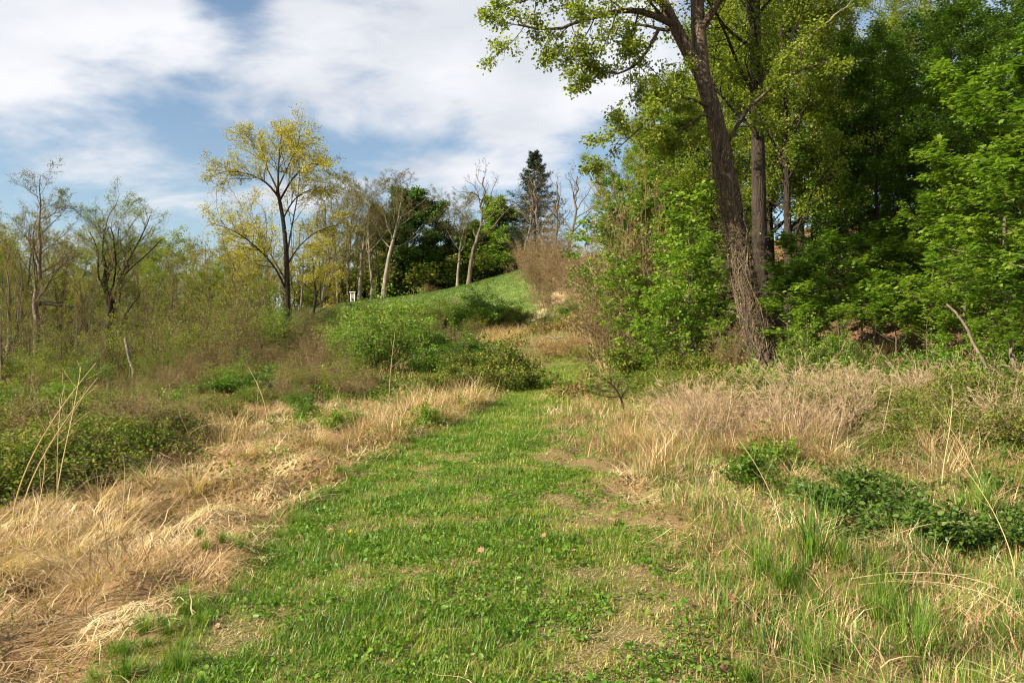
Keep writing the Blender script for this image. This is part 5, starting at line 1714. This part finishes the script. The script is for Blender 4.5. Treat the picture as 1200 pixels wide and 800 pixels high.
def leaf_litter():
    rg = np.random.default_rng(405)
    g = Geo()
    for x0, x1, y0, y1, dens, s in ((4, 16, 12, 26, 130, .10), (5, 30, 26, 50, 30, .16)):
        x, y = scatter(rg, x0, x1, y0, y1, dens)
        keep = rg.random(len(x)) < litter_amount(x, y)
        x, y = x[keep], y[keep]
        pos = np.stack([x, y, height(x, y) + rg.uniform(.0, .04, len(x))], 1)
        V, Fa, k = leaf_geo(rg, pos, np.full(len(x), s), 1.2, 'ovate')
        g.add(V, Fa, 0, np.repeat(rg.random(len(x)), k))
    stuff('leaf_litter', 'brown leaf litter on the wooded bank', g, [M['litter']])


def undergrowth():
    """low leafy ground cover over the slopes: nobody could count it"""
    rg = np.random.default_rng(406)
    g = Geo()
    for x0, x1, y0, y1, dens, s, hh in ((-12, 0, 9, 20, 26, .06, .3), (-22, 3, 20, 45, 26, .10, .5), (-34, 8, 45, 66, 20, .16, .8), (-50, -16, 30, 90, 9, .2, 1.0),
                                        (4, 16, 12.5, 20, 90, .075, .35), (1, 14, 20, 34, 60, .10, .6), (2, 16, 34, 62, 30, .15, .9), (1.5, 12, 7, 13, 60, .05, .25)):
        x, y = scatter(rg, x0, x1, y0, y1, dens)
        keep = (rg.random(len(x)) < smooth(.46, .62, fbm(x, y, .45, 3, 91.0)) * (1 - path_amount(x, y, .3)) * (1 - trail_amount(x, y)) * (1 - smooth(20, 26, y) * smooth(56, 50, y) * smooth(-1.5, 0, x) * smooth(6, 4.5, x) * .8))
        keep &= (meadow_amount(x, y) < .4) & ~((litter_amount(x, y) > .6) & (rg.random(len(x)) < .75))
        x, y = x[keep], y[keep]
        n = len(x)
        per = 9
        top = hh * fbm(x, y, .9, 2, 95.0)
        pos = np.repeat(np.stack([x, y, height(x, y)], 1), per, 0) + rg.normal(size=(n * per, 3)) * np.array([.14, .14, .0]) * (s / .07)
        pos[:, 2] += np.repeat(top, per) * rg.random(n * per)
        V, Fa, k = leaf_geo(rg, pos, np.full(n * per, s), .7, 'ovate')
        va = np.clip(np.repeat(.45 + (fbm(x, y, .5, 2, 97.0) - .5) * 1.0, per) + rg.normal(size=n * per) * .16, 0, 1)
        kind = np.repeat(np.repeat(fbm(x, y, .35, 3, 99.0) + (rg.random(n) - .5) * .25, per), k)
        va = np.repeat(va, k)
        for mi, sel in ((0, kind < .47), (1, (kind >= .47) & (kind < .56)), (2, kind >= .56)):
            g.add(V, Fa[sel], mi, va[sel])
    stuff('undergrowth', 'low tangled green undergrowth on the slopes and banks', g, [M['bramble'], M['green'], M['rusty']])


def far_wood():
    rg = np.random.default_rng(407)
    g = Geo()
    n = 420
    x = rg.uniform(-100, -14, n)
    y = rg.uniform(88, 125, n)
    h = rg.uniform(7, 15, n) * np.interp(x, [-100, -40, -14], [1.1, .95, .9])
    b = np.stack([x, y, height(x, y) - .3], 1)
    K = 9
    t = np.linspace(0, 1, K)
    P = b[:, None] + np.stack([np.cumsum(rg.normal(size=(n, K)) * .14, 1), np.cumsum(rg.normal(size=(n, K)) * .14, 1), h[:, None] * t[None]], -1)
    Rr = rg.uniform(.07, .16, n)[:, None] * np.linspace(1, .25, K)[None]
    V, Fa = tubes(P, Rr, 5)
    g.add(V, Fa, 0, .3)
    C, CR = children(rg, P, Rr, n=11, t0=.2, t1=1, ratio=.28, ang=(.4, 1.0), up=.08, wig=.14, K=6, rad=.5, minr=.02)
    D, DR = children(rg, C, CR, n=5, t0=.2, t1=1, ratio=.45, ang=(.4, 1.0), up=.05, wig=.15, K=4, rad=.6, minr=.012)
    for q, qr in ((C, CR), (D, DR)):
        V, Fa = tubes(q, qr, 3)
        g.add(V, Fa, 0, np.repeat(rg.random(len(q)), len(Fa) // len(q)))
    leaves_on(rg, g, D, n=3, size=.22, spread=.25, up=.3, shape='rhomb', mat=1, clump=.7)
    stuff('far_wood', 'far mass of budding woodland behind the left trees', g, [M['twig'], M['olive']])


M['meadow'] = leaf_mat('meadow_grass', [(.08, .13, .026), (.115, .175, .036), (.165, .22, .052)], .25, .5, .25)
M['litter'] = leaf_mat('litter_leaf', [(.085, .05, .028), (.16, .098, .055), (.28, .18, .105)], .1, .7, .15)
grass_path()
dry_grass()
rough_grass()
hill_meadow()
leaf_litter()
undergrowth()
far_wood()
